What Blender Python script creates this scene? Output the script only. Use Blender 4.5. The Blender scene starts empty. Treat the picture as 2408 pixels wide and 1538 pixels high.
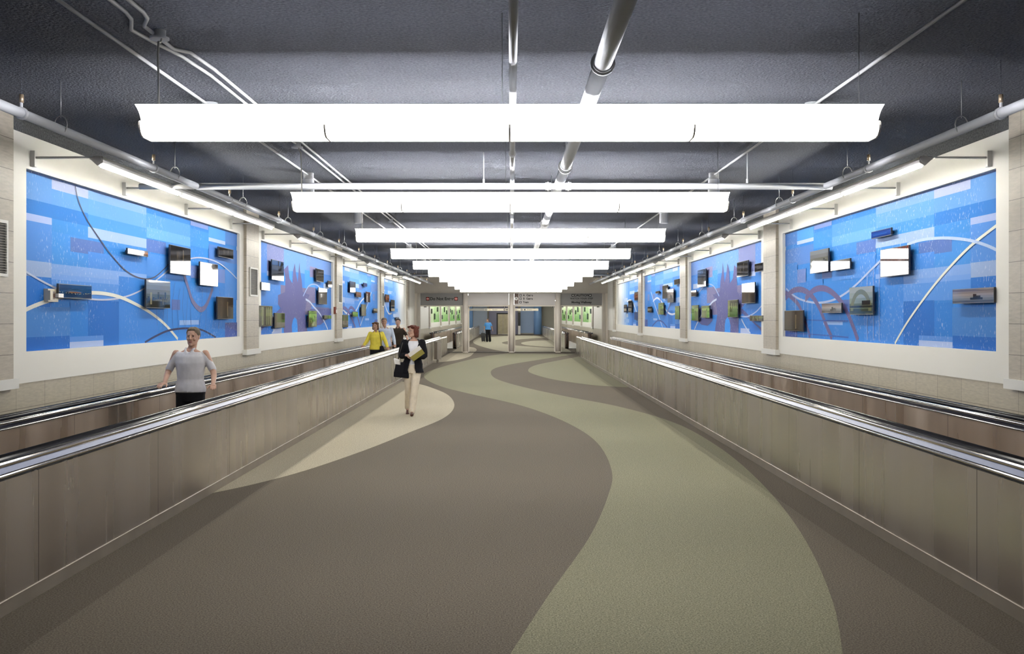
import bpy, bmesh, math, random
from mathutils import Vector, Matrix, Euler
random.seed(7)
sc = bpy.context.scene
C = sc.collection
PI = math.pi
# ------------------------------------------------------------------ camera, world, exposure
F = 2300.0; CX = 1202.0; CY = 745.0; EYE = 1.85
cam_d = bpy.data.cameras.new('camera'); cam = bpy.data.objects.new('camera', cam_d); C.objects.link(cam)
cam.location = (0, 0, EYE); cam.rotation_euler = (PI/2, 0, 0)
cam_d.sensor_width = 36; cam_d.lens = 36*F/2408
cam_d.shift_x = (1204-CX)/2408; cam_d.shift_y = -(769-CY)/2408
cam_d.clip_end = 300
sc.camera = cam
w = bpy.data.worlds.new('world'); sc.world = w; w.use_nodes = True
w.node_tree.nodes['Background'].inputs[0].default_value = (0.80, 0.88, 1.0, 1)
w.node_tree.nodes['Background'].inputs[1].default_value = 0.22
sc.view_settings.view_transform = 'Standard'; sc.view_settings.look = 'None'
sc.view_settings.exposure = 0.0; sc.view_settings.gamma = 1; sc.view_settings.use_curve_mapping = False
L_LENS = 15.0; L_SIDE = 10.0; L_WING = 10.0; L_TUBE = 165.0; L_UP = 1500.0

# ------------------------------------------------------------------ helpers
def lin(h, a=1.0):
    if isinstance(h, (tuple, list)): return (h[0], h[1], h[2], 1)
    h = h.lstrip('#'); o = []
    for i in (0, 2, 4):
        c = int(h[i:i+2], 16)/255
        o.append(c/12.92 if c <= 0.04045 else ((c+0.055)/1.055)**2.4)
    return (*o, a)

def newmat(name):
    m = bpy.data.materials.new(name); m.use_nodes = True
    nt = m.node_tree; return m, nt, nt.nodes['Principled BSDF']

def mat(name, col, rough=0.6, metal=0.0, emit=0.0, ecol=None, noise=None, bump=None, spec=0.5):
    """noise=(scale, amount, (sx,sy,sz)) colour mottling ; bump=(scale, strength, dist, (sx,sy,sz))"""
    m, nt, b = newmat(name)
    c = lin(col)
    b.inputs['Base Color'].default_value = c; b.inputs['Roughness'].default_value = rough
    b.inputs['Metallic'].default_value = metal; b.inputs['Specular IOR Level'].default_value = spec
    if emit:
        b.inputs['Emission Color'].default_value = lin(ecol or col); b.inputs['Emission Strength'].default_value = emit
    tc = nt.nodes.new('ShaderNodeTexCoord')
    def nz(scale, st, detail=4):
        mp = nt.nodes.new('ShaderNodeMapping'); mp.inputs['Scale'].default_value = st
        nt.links.new(tc.outputs['Object'], mp.inputs[0])
        n = nt.nodes.new('ShaderNodeTexNoise'); n.inputs['Scale'].default_value = scale; n.inputs['Detail'].default_value = detail
        nt.links.new(mp.outputs[0], n.inputs['Vector']); return n
    if noise:
        n = nz(noise[0], noise[2] if len(noise) > 2 else (1, 1, 1))
        r = nt.nodes.new('ShaderNodeMapRange'); r.inputs['From Min'].default_value = 0.25; r.inputs['From Max'].default_value = 0.75
        r.inputs['To Min'].default_value = 1-noise[1]; r.inputs['To Max'].default_value = 1+noise[1]
        nt.links.new(n.outputs[0], r.inputs[0])
        mx = nt.nodes.new('ShaderNodeVectorMath'); mx.operation = 'SCALE'; mx.inputs[0].default_value = c[:3]
        nt.links.new(r.outputs[0], mx.inputs['Scale']); nt.links.new(mx.outputs[0], b.inputs['Base Color'])
    if bump:
        n = nz(bump[0], bump[3] if len(bump) > 3 else (1, 1, 1), 3)
        bp = nt.nodes.new('ShaderNodeBump'); bp.inputs['Strength'].default_value = bump[1]; bp.inputs['Distance'].default_value = bump[2]
        nt.links.new(n.outputs[0], bp.inputs['Height']); nt.links.new(bp.outputs[0], b.inputs['Normal'])
    return m

def vcmat(name, rough=0.6, noise=None, bump=None, spec=0.5, coat=0.0, border=None, streak=None):
    """colour comes from the mesh attribute Col: the printed / tufted pattern of the thing itself"""
    m, nt, b = newmat(name)
    b.inputs['Roughness'].default_value = rough; b.inputs['Specular IOR Level'].default_value = spec
    b.inputs['Coat Weight'].default_value = coat; b.inputs['Coat Roughness'].default_value = 0.02
    at = nt.nodes.new('ShaderNodeAttribute'); at.attribute_name = 'Col'
    tc = nt.nodes.new('ShaderNodeTexCoord'); out = at.outputs['Color']
    def scale(fac, vec):
        mx = nt.nodes.new('ShaderNodeVectorMath'); mx.operation = 'SCALE'
        nt.links.new(vec, mx.inputs[0]); nt.links.new(fac, mx.inputs['Scale']); return mx.outputs[0]
    if noise:
        mp = nt.nodes.new('ShaderNodeMapping'); mp.inputs['Scale'].default_value = noise[2]
        nt.links.new(tc.outputs['Object'], mp.inputs[0])
        n = nt.nodes.new('ShaderNodeTexNoise'); n.inputs['Scale'].default_value = noise[0]; n.inputs['Detail'].default_value = 5
        nt.links.new(mp.outputs[0], n.inputs['Vector'])
        r = nt.nodes.new('ShaderNodeMapRange'); r.inputs['From Min'].default_value = 0.25; r.inputs['From Max'].default_value = 0.75
        r.inputs['To Min'].default_value = 1-noise[1]; r.inputs['To Max'].default_value = 1+noise[1]
        nt.links.new(n.outputs[0], r.inputs[0]); out = scale(r.outputs[0], out)
    if border:   # a darker tufted border strip along both sides of the carpet
        sx = nt.nodes.new('ShaderNodeSeparateXYZ'); nt.links.new(tc.outputs['Object'], sx.inputs[0])
        ab = nt.nodes.new('ShaderNodeMath'); ab.operation = 'ABSOLUTE'; nt.links.new(sx.outputs[0], ab.inputs[0])
        gt = nt.nodes.new('ShaderNodeMath'); gt.operation = 'GREATER_THAN'; gt.inputs[1].default_value = border[0]
        nt.links.new(ab.outputs[0], gt.inputs[0])
        r = nt.nodes.new('ShaderNodeMapRange'); r.inputs['To Min'].default_value = 1; r.inputs['To Max'].default_value = border[1]
        nt.links.new(gt.outputs[0], r.inputs[0]); out = scale(r.outputs[0], out)
    if streak:   # fine vertical glitter strokes printed in the mural
        mp = nt.nodes.new('ShaderNodeMapping'); mp.inputs['Scale'].default_value = (1, 1, 0.35); mp.inputs['Rotation'].default_value = (0.25, 0, 0)
        nt.links.new(tc.outputs['Object'], mp.inputs[0])
        n = nt.nodes.new('ShaderNodeTexNoise'); n.inputs['Scale'].default_value = 55; n.inputs['Detail'].default_value = 2
        nt.links.new(mp.outputs[0], n.inputs['Vector'])
        r = nt.nodes.new('ShaderNodeMapRange'); r.inputs['From Min'].default_value = 0.62; r.inputs['From Max'].default_value = 0.72
        r.inputs['To Max'].default_value = streak; nt.links.new(n.outputs[0], r.inputs[0])
        n2 = nt.nodes.new('ShaderNodeTexNoise'); n2.inputs['Scale'].default_value = 0.9; nt.links.new(tc.outputs['Object'], n2.inputs['Vector'])
        r2 = nt.nodes.new('ShaderNodeMapRange'); r2.inputs['From Min'].default_value = 0.42; r2.inputs['From Max'].default_value = 0.6
        nt.links.new(n2.outputs[0], r2.inputs[0])
        ml = nt.nodes.new('ShaderNodeMath'); ml.operation = 'MULTIPLY'; nt.links.new(r.outputs[0], ml.inputs[0]); nt.links.new(r2.outputs[0], ml.inputs[1])
        mx = nt.nodes.new('ShaderNodeMix'); mx.data_type = 'RGBA'; nt.links.new(ml.outputs[0], mx.inputs[0])
        nt.links.new(out, mx.inputs[6]); mx.inputs[7].default_value = (0.85, 0.88, 0.92, 1); out = mx.outputs[2]
    nt.links.new(out, b.inputs['Base Color'])
    if bump:
        mp = nt.nodes.new('ShaderNodeMapping'); mp.inputs['Scale'].default_value = bump[3] if len(bump) > 3 else (1, 1, 1)
        nt.links.new(tc.outputs['Object'], mp.inputs[0])
        n = nt.nodes.new('ShaderNodeTexNoise'); n.inputs['Scale'].default_value = bump[0]; n.inputs['Detail'].default_value = 3
        nt.links.new(mp.outputs[0], n.inputs['Vector'])
        bp = nt.nodes.new('ShaderNodeBump'); bp.inputs['Strength'].default_value = bump[1]; bp.inputs['Distance'].default_value = bump[2]
        nt.links.new(n.outputs[0], bp.inputs['Height']); nt.links.new(bp.outputs[0], b.inputs['Normal'])
    return m

def tilemat(name, col, mortar, bw=0.61, bh=0.305, off=0.0):
    m, nt, b = newmat(name); b.inputs['Roughness'].default_value = 0.42
    tc = nt.nodes.new('ShaderNodeTexCoord'); sx = nt.nodes.new('ShaderNodeSeparateXYZ'); nt.links.new(tc.outputs['Object'], sx.inputs[0])
    ad = nt.nodes.new('ShaderNodeMath'); ad.operation = 'ADD'; nt.links.new(sx.outputs[0], ad.inputs[0]); nt.links.new(sx.outputs[1], ad.inputs[1])
    cb = nt.nodes.new('ShaderNodeCombineXYZ'); nt.links.new(ad.outputs[0], cb.inputs[0]); nt.links.new(sx.outputs[2], cb.inputs[1])
    br = nt.nodes.new('ShaderNodeTexBrick'); nt.links.new(cb.outputs[0], br.inputs['Vector'])
    br.offset = off; br.inputs['Scale'].default_value = 1; br.inputs['Brick Width'].default_value = bw; br.inputs['Row Height'].default_value = bh
    br.inputs['Mortar Size'].default_value = 0.003; br.inputs['Mortar Smooth'].default_value = 0.1; br.inputs['Bias'].default_value = 0
    c = lin(col); br.inputs['Color1'].default_value = c; br.inputs['Color2'].default_value = (c[0]*0.9, c[1]*0.9, c[2]*0.88, 1)
    br.inputs['Mortar'].default_value = lin(mortar)
    mp = nt.nodes.new('ShaderNodeMapping'); mp.inputs['Scale'].default_value = (1, 1, 6); nt.links.new(tc.outputs['Object'], mp.inputs[0])
    n = nt.nodes.new('ShaderNodeTexNoise'); n.inputs['Scale'].default_value = 9; n.inputs['Detail'].default_value = 6; nt.links.new(mp.outputs[0], n.inputs['Vector'])
    r = nt.nodes.new('ShaderNodeMapRange'); r.inputs['From Min'].default_value = 0.3; r.inputs['From Max'].default_value = 0.7
    r.inputs['To Min'].default_value = 0.88; r.inputs['To Max'].default_value = 1.1; nt.links.new(n.outputs[0], r.inputs[0])
    mx = nt.nodes.new('ShaderNodeVectorMath'); mx.operation = 'SCALE'; nt.links.new(br.outputs['Color'], mx.inputs[0]); nt.links.new(r.outputs[0], mx.inputs['Scale'])
    nt.links.new(mx.outputs[0], b.inputs['Base Color'])
    return m

def steelmat(name, col, rough, seam=0.0, amp=0.05):
    """brushed stainless sheet: vertical reflection smears put into the colour, sheet seams every `seam` metres"""
    m, nt, b = newmat(name); b.inputs['Metallic'].default_value = 0.92
    tc = nt.nodes.new('ShaderNodeTexCoord')
    def nz(scale, st, d=4):
        mp = nt.nodes.new('ShaderNodeMapping'); mp.inputs['Scale'].default_value = st; nt.links.new(tc.outputs['Object'], mp.inputs[0])
        n = nt.nodes.new('ShaderNodeTexNoise'); n.inputs['Scale'].default_value = scale; n.inputs['Detail'].default_value = d
        nt.links.new(mp.outputs[0], n.inputs['Vector']); return n.outputs[0]
    def rng(s, a, b_, lo=0.3, hi=0.7):
        r = nt.nodes.new('ShaderNodeMapRange'); r.inputs['From Min'].default_value = lo; r.inputs['From Max'].default_value = hi
        r.inputs['To Min'].default_value = a; r.inputs['To Max'].default_value = b_; nt.links.new(s, r.inputs[0]); return r.outputs[0]
    nt.links.new(rng(nz(2.2, (1, 1, 0.05)), rough*0.75, rough*1.3), b.inputs['Roughness'])
    fac = rng(nz(2.0, (1, 1, 0.04), 3), 1-amp, 1+amp)  # soft vertical streak reflections imitated in the base colour
    mx = nt.nodes.new('ShaderNodeVectorMath'); mx.operation = 'SCALE'; mx.inputs[0].default_value = lin(col)[:3]; nt.links.new(fac, mx.inputs['Scale'])
    out = mx.outputs[0]
    if seam:
        sx = nt.nodes.new('ShaderNodeSeparateXYZ'); nt.links.new(tc.outputs['Object'], sx.inputs[0])
        md = nt.nodes.new('ShaderNodeMath'); md.operation = 'PINGPONG'; md.inputs[1].default_value = seam/2; nt.links.new(sx.outputs[1], md.inputs[0])
        gt = nt.nodes.new('ShaderNodeMath'); gt.operation = 'GREATER_THAN'; gt.inputs[1].default_value = 0.005; nt.links.new(md.outputs[0], gt.inputs[0])
        m2 = nt.nodes.new('ShaderNodeVectorMath'); m2.operation = 'SCALE'; nt.links.new(out, m2.inputs[0])
        nt.links.new(rng(gt.outputs[0], 0.35, 1.0, 0, 1), m2.inputs['Scale']); out = m2.outputs[0]
    nt.links.new(out, b.inputs['Base Color'])
    bp = nt.nodes.new('ShaderNodeBump'); bp.inputs['Strength'].default_value = 0.3; bp.inputs['Distance'].default_value = 0.002
    nt.links.new(nz(1.3, (1, 1, 0.03), 1), bp.inputs['Height'])
    bp2 = nt.nodes.new('ShaderNodeBump'); bp2.inputs['Strength'].default_value = 0.12; bp2.inputs['Distance'].default_value = 0.0006
    nt.links.new(nz(40, (0.05, 0.05, 8), 2), bp2.inputs['Height'])
    nt.links.new(bp2.outputs[0], b.inputs['Normal'])
    return m

class MB:
    def __init__(s): s.v = []; s.f = []; s.mi = []; s.c = []; s.m = 0; s.col = (1, 1, 1, 1); s.sm = []
    def face(s, idx, smooth=False): s.f.append(tuple(idx)); s.mi.append(s.m); s.c.append(s.col); s.sm.append(smooth)
    def add(s, pts): i = len(s.v); s.v += [tuple(p) for p in pts]; return i
    def poly(s, pts): i = s.add(pts); s.face(range(i, i+len(pts))); return s
    def box(s, x0, x1, y0, y1, z0, z1):
        i = s.add([(x0, y0, z0), (x1, y0, z0), (x1, y1, z0), (x0, y1, z0), (x0, y0, z1), (x1, y0, z1), (x1, y1, z1), (x0, y1, z1)])
        for q in ((0, 3, 2, 1), (4, 5, 6, 7), (0, 1, 5, 4), (1, 2, 6, 5), (2, 3, 7, 6), (3, 0, 4, 7)): s.face([i+k for k in q])
        return s
    def rings(s, rs, caps=True, smooth=True, closed=True):
        n = len(rs[0]); b = [s.add(r) for r in rs]
        for a in range(len(rs)-1):
            for k in range(n if closed else n-1):
                k2 = (k+1) % n; s.face((b[a]+k, b[a]+k2, b[a+1]+k2, b[a+1]+k), smooth)
        if caps:
            s.face([b[0]+k for k in range(n)][::-1]); s.face([b[-1]+k for k in range(n)])
        return s
    def tube(s, path, r, n=10, caps=True, flat=1.0, side=None):
        P = [Vector(p) for p in path]; R = r if isinstance(r, (list, tuple)) else [r]*len(P)
        rs = []; u = None
        for i, p in enumerate(P):
            d = (P[min(i+1, len(P)-1)]-P[max(i-1, 0)]).normalized()
            if u is None:
                u = Vector(side) if side else (Vector((0, 0, 1)) if abs(d.z) < 0.9 else Vector((1, 0, 0)))
            u = (u-d*u.dot(d)).normalized(); w_ = d.cross(u)
            rs.append([p+u*math.cos(2*PI*k/n)*R[i]+w_*math.sin(2*PI*k/n)*R[i]*flat for k in range(n)])
        return s.rings(rs, caps)
    def cyl(s, a, b, r, n=16): return s.tube([a, b], r, n)
    def prism(s, prof, y0, y1, smooth=False):      # profile in (x, z), swept along y
        return s.rings([[(x, y0, z) for x, z in prof], [(x, y1, z) for x, z in prof]], smooth=smooth)
    def ell(s, c, r, n=14, m_=9, rot=None):
        c = Vector(c); M = rot or Matrix.Identity(3); rs = []
        for i in range(1, m_):
            t = PI*i/m_
            rs.append([c+M@Vector((r[0]*math.sin(t)*math.cos(2*PI*k/n), r[1]*math.sin(t)*math.sin(2*PI*k/n), -r[2]*math.cos(t))) for k in range(n)])
        return s.rings(rs)
    def build(s, name, mats, parent=None, loc=None):
        me = bpy.data.meshes.new(name); me.from_pydata(s.v, [], s.f)
        if not isinstance(mats, (list, tuple)): mats = [mats]
        for m in mats: me.materials.append(m)
        me.polygons.foreach_set('material_index', s.mi); me.polygons.foreach_set('use_smooth', s.sm)
        ca = me.color_attributes.new('Col', 'FLOAT_COLOR', 'CORNER'); buf = []
        for p in me.polygons: buf += list(s.c[p.index])*p.loop_total
        ca.data.foreach_set('color', buf); me.update()
        o = bpy.data.objects.new(name, me); C.objects.link(o)
        if parent: o.parent = parent
        if loc: o.location = loc
        return o

def tag(o, label=None, cat=None, group=None, kind=None):
    if label: o['label'] = label
    if cat: o['category'] = cat
    if group: o['group'] = group
    if kind: o['kind'] = kind
    return o
def empty(name, loc=(0, 0, 0), rz=0.0):
    o = bpy.data.objects.new(name, None); C.objects.link(o); o.location = loc; o.rotation_euler = (0, 0, rz); o.empty_display_size = 0.1
    return o
def kids(o): return [c for c in bpy.data.objects if c.parent == o]
def dup(o, loc=None, parent=None):
    c = o.copy(); C.objects.link(c); c.parent = parent
    for ch in kids(o): dup(ch, None, c)
    if loc is not None: c.location = loc
    return c
def cat_rom(pts, n=6):
    out = []; P = [Vector((p[0], p[1], 0)) for p in pts]
    for i in range(len(P)-1):
        p0, p1, p2, p3 = P[max(i-1, 0)], P[i], P[i+1], P[min(i+2, len(P)-1)]
        for k in range(n):
            t = k/n
            out.append(0.5*((2*p1)+(p2-p0)*t+(2*p0-5*p1+4*p2-p3)*t*t+(3*p1-p0-3*p2+p3)*t**3))
    out.append(P[-1]); return [(p.x, p.y) for p in out]

# ------------------------------------------------------------------ materials
M = {}
M['carpet'] = vcmat('carpet', rough=1.0, spec=0.1, noise=(95, 0.62, (1, 1, 1)), bump=(120, 0.5, 0.004), border=(2.71, 0.80))
M['ceiling'] = mat('sprayed_ceiling', (0.095, 0.100, 0.118), rough=0.95, spec=0.15, noise=(48, 0.35), bump=(45, 1.0, 0.025))
M['wall_spray'] = mat('sprayed_wall_top', (0.10, 0.105, 0.11), rough=0.95, spec=0.15, noise=(48, 0.45), bump=(55, 0.9, 0.02))
M['white'] = mat('white_wall_paint', (0.83, 0.81, 0.75), rough=0.5)
M['sill'] = mat('white_sill', (0.80, 0.79, 0.75), rough=0.45)
M['tile'] = tilemat('wall_tile', (0.53, 0.475, 0.37), (0.20, 0.17, 0.13))
M['coltile'] = tilemat('column_tile', (0.47, 0.42, 0.345), (0.13, 0.11, 0.09))
M['beige'] = mat('beige_wall', (0.52, 0.475, 0.41), rough=0.6, noise=(3, 0.04))
M['beige_light'] = mat('beige_trim', (0.74, 0.68, 0.59), rough=0.5)
M['mural'] = vcmat('mural_print', rough=0.6, spec=0.12, bump=(70, 0.35, 0.004, (1, 1, 0.4)), streak=0.5)
M['print'] = vcmat('glossy_print', rough=0.03, spec=0.38)
M['frame'] = mat('print_edge', (0.03, 0.03, 0.035), rough=0.35)
M['steel'] = steelmat('brushed_steel', (0.54, 0.495, 0.455), 0.27, seam=2.2)
M['steel_in'] = steelmat('inner_steel', (0.66, 0.56, 0.465), 0.32, seam=2.4, amp=0.12)
M['kick'] = mat('kick_plate', (0.34, 0.30, 0.25), rough=0.4, metal=0.6, noise=(3, 0.12))
M['chrome'] = mat('polished_steel', (0.82, 0.78, 0.73), rough=0.17, metal=1.0)
M['rubber'] = mat('black_rubber', (0.018, 0.017, 0.018), rough=0.22, spec=0.6)
M['gap'] = mat('dark_gap', (0.01, 0.01, 0.01), rough=0.6)
M['reveal'] = mat('blue_dark_channel', (0.05, 0.06, 0.10), rough=0.25, metal=0.8)
M['pallet'] = mat('walkway_pallet', (0.10, 0.10, 0.10), rough=0.4, metal=0.6)
M['lens'] = mat('lit_lens', (0.9, 0.9, 0.9), rough=0.4, emit=L_LENS, ecol=(1.0, 0.965, 0.90))
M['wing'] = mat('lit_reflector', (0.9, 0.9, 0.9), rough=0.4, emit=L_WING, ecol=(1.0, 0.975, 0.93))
M['cap'] = mat('lens_end', (0.75, 0.72, 0.68), rough=0.5)
M['black_top'] = mat('fixture_spine', (0.08, 0.08, 0.08), rough=0.6)
M['lens_side'] = mat('lit_lens_side', (0.9, 0.9, 0.9), rough=0.4, emit=L_SIDE, ecol=(1.0, 0.97, 0.92))
M['added_uplight'] = mat('lit_added_uplight', (0.9, 0.9, 0.9), rough=0.4, emit=L_UP, ecol=(0.93, 0.94, 1.0))  # glow of the unseen tubes added for the ceiling light
M['tube'] = mat('lit_tube', (0.9, 0.9, 0.9), rough=0.4, emit=L_TUBE, ecol=(1.0, 0.97, 0.86))
M['housing'] = mat('grey_housing', (0.66, 0.64, 0.62), rough=0.45)
M['pipe'] = mat('painted_pipe', (0.56, 0.57, 0.59), rough=0.45)
M['conduit'] = mat('painted_conduit', (0.50, 0.50, 0.50), rough=0.5)
M['cord'] = mat('white_cord', (0.62, 0.60, 0.54), rough=0.5)
M['wire'] = mat('steel_wire', (0.30, 0.30, 0.30), rough=0.4, metal=0.7)
M['brass'] = mat('brass_clip', (0.55, 0.42, 0.28), rough=0.4, metal=0.7)
M['post'] = mat('post_cladding', (0.82, 0.75, 0.67), rough=0.35)
M['sign_dark'] = mat('sign_grey_shaded', (0.26, 0.25, 0.24), rough=0.5)  # side signs: dimmer light put into the grey; hanging blank panel: own colour
M['sign_light'] = mat('sign_light_grey', (0.58, 0.545, 0.52), rough=0.5)
M['black'] = mat('black_paint', (0.015, 0.014, 0.013), rough=0.5)
M['red'] = mat('red_paint', (0.55, 0.03, 0.02), rough=0.4)
M['signwhite'] = mat('sign_white', (0.85, 0.83, 0.80), rough=0.4)
M['brown'] = mat('newel_brown', (0.11, 0.055, 0.035), rough=0.4)
M['louver'] = mat('grille_louver', (0.055, 0.05, 0.045), rough=0.5)
M['cream_box'] = mat('cream_plastic', (0.62, 0.56, 0.42), rough=0.4)

# ------------------------------------------------------------------ geometry constants
XW = 5.0; XM = 5.05; ZC = 3.895; ZW = 3.73; MZ0, MZ1 = 1.49, 3.378; ZS = 1.17
PITCH = 9.45
COLS = [8.81+PITCH*k for k in range(5)]
COLS2 = [59.3+PITCH*k for k in range(5)]
YEND = 50.65; YFAR = 104.0; YB = -5.0

def floor_pt(x, y, z):
    Y = EYE*F/(y-CY); return ((x-CX)*Y/F, Y, z)
# ---- floor with the wave pattern of the carpet
fl = MB()
fl.col = (0.142, 0.122, 0.096, 1)
fl.poly([(-6, YB, 0), (6, YB, 0), (6, 108, 0), (-6, 108, 0)])
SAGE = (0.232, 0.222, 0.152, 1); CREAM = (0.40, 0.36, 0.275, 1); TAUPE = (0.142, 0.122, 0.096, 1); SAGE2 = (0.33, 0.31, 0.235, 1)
def region(col, curve, z, extra=()):
    fl.col = col
    pts = [floor_pt(x, y, z) for x, y in curve]+[(p[0], p[1], z) for p in extra]
    fl.poly(pts)
Lb = [(1200, 1538), (1290, 1400), (1385, 1265), (1432, 1160), (1438, 1105), (1405, 1042), (1335, 995), (1230, 955), (1100, 925), (1035, 908), (1000, 890), (1003, 876), (1049, 860), (1105, 845.5), (1147, 837), (1195, 831)]
Rb = [(1352, 833), (1271, 845.5), (1195, 858), (1160, 868), (1155, 880), (1172, 893), (1230, 910), (1330, 932), (1450, 955), (1560, 985), (1640, 1020), (1735, 1085), (1830, 1180), (1905, 1290), (1960, 1420), (1982, 1538)]
region(SAGE, cat_rom(Lb)+cat_rom(Rb), 0.001, [(1.6, 4.0), (1.2, 2.0), (-0.9, 2.0), (-0.4, 4.0)])
region(SAGE, cat_rom([(1361, 838), (1345, 841.5), (1313, 847.6), (1262, 858), (1243, 868), (1250, 878), (1300, 892), (1380, 904), (1440, 909), (1487, 911)]), 0.001)
region(CREAM, cat_rom([(498, 1160), (600, 1138), (720, 1106), (860, 1058), (960, 1018), (1040, 985), (1068, 957), (1055, 930), (1010, 910), (975, 901), (944, 897)]), 0.001)
region(CREAM, cat_rom([(1018, 853.5), (1070, 847.5), (1103, 839), (1115, 829), (1121, 823), (1116, 818), (1103, 815.5), (1087, 813)]), 0.001)
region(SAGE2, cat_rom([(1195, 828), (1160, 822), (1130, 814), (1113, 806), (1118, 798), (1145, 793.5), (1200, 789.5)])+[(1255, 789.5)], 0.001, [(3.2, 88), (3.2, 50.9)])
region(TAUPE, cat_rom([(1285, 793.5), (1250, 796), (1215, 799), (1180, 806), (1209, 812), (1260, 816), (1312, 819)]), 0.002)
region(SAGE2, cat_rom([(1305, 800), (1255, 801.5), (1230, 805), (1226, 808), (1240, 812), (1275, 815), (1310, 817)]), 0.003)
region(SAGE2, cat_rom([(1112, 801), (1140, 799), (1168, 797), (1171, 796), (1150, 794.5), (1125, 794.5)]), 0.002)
floor = tag(fl.build('floor', M['carpet']), kind='structure')
# ---- ceiling
cb = MB(); cb.box(-6, 6, YB, 108, ZC, ZC+0.2); tag(cb.build('ceiling', M['ceiling']), kind='structure')

# ---- side walls
def wall(side, name):
    m = MB()
    def q(x, y0, y1, z0, z1, mi): m.m = mi; X = side*x; m.poly([(X, y0, z0), (X, y1, z0), (X, y1, z1), (X, y0, z1)])
    def band(x, z, y0, y1, x2, mi): m.m = mi; m.poly([(side*x, y0, z), (side*x2, y0, z), (side*x2, y1, z), (side*x, y1, z)])
    m.m = 0; q(XW, YB, 108, 0, ZS, 0)
    q(XW, YB, 108, ZW, ZC, 2)
    m.m = 3; m.box(min(side*5.11, side*5.3), max(side*5.11, side*5.3), YB, 108, 0, ZC)
    bays = [(COLS[0]-PITCH+1.26, COLS[0]-0.28)]+[(c+1.26, c+PITCH-0.28) for c in COLS[:4]]+[(c+1.26, c+PITCH-0.28) for c in COLS2[:4]]
    y = YB; XI = XW-0.008
    for a, b in bays:
        far = a > 52
        q(XI, y, a, ZS, ZW, 1 if not (far and y < 50) else 1)
        q(XI, a, b, ZS, MZ0, 1); q(XI, a, b, MZ1, ZW, 1)
        band(XI, MZ0, a, b, 5.1, 1); band(XI, MZ1, a, b, 5.1, 1)
        for yy in (a, b): m.m = 1; m.poly([(side*XI, yy, MZ0), (side*5.1, yy, MZ0), (side*5.1, yy, MZ1), (side*XI, yy, MZ1)])
        y = b
    q(XI, y, 108, ZS, ZW, 1); band(XI, ZS, YB, 108, XW, 1); band(XI, ZW, YB, 108, XW, 1)
    # the mural bay beside and behind the camera, outside the picture: blue wall covering
    m.m = 4; m.poly([(side*XM, bays[0][0], MZ0), (side*XM, bays[0][1], MZ0), (side*XM, bays[0][1], MZ1), (side*XM, bays[0][0], MZ1)])
    o = m.build(name, [M['tile'], M['white'], M['wall_spray'], M['beige'], mat('blue_covering', (0.06, 0.20, 0.62), rough=0.5)])
    tag(o, kind='structure'); return o
wall(-1, 'wall_left'); wall(1, 'wall_right')
wb = MB(); wb.box(-6, 6, YB-0.2, YB, 0, ZC); tag(wb.build('wall_back', M['beige']), kind='structure')

# ---- murals: printed blue wall coverings; rectangles, arcs and silhouettes belong to the print
def mural_pt(side, x, y, XP=XM):
    """pixel on the wall plane -> (Y, Z) on that wall"""
    off = abs(x-CX); Y = XP*F/off; return Y, EYE+(CY-y)*Y/F
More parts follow.
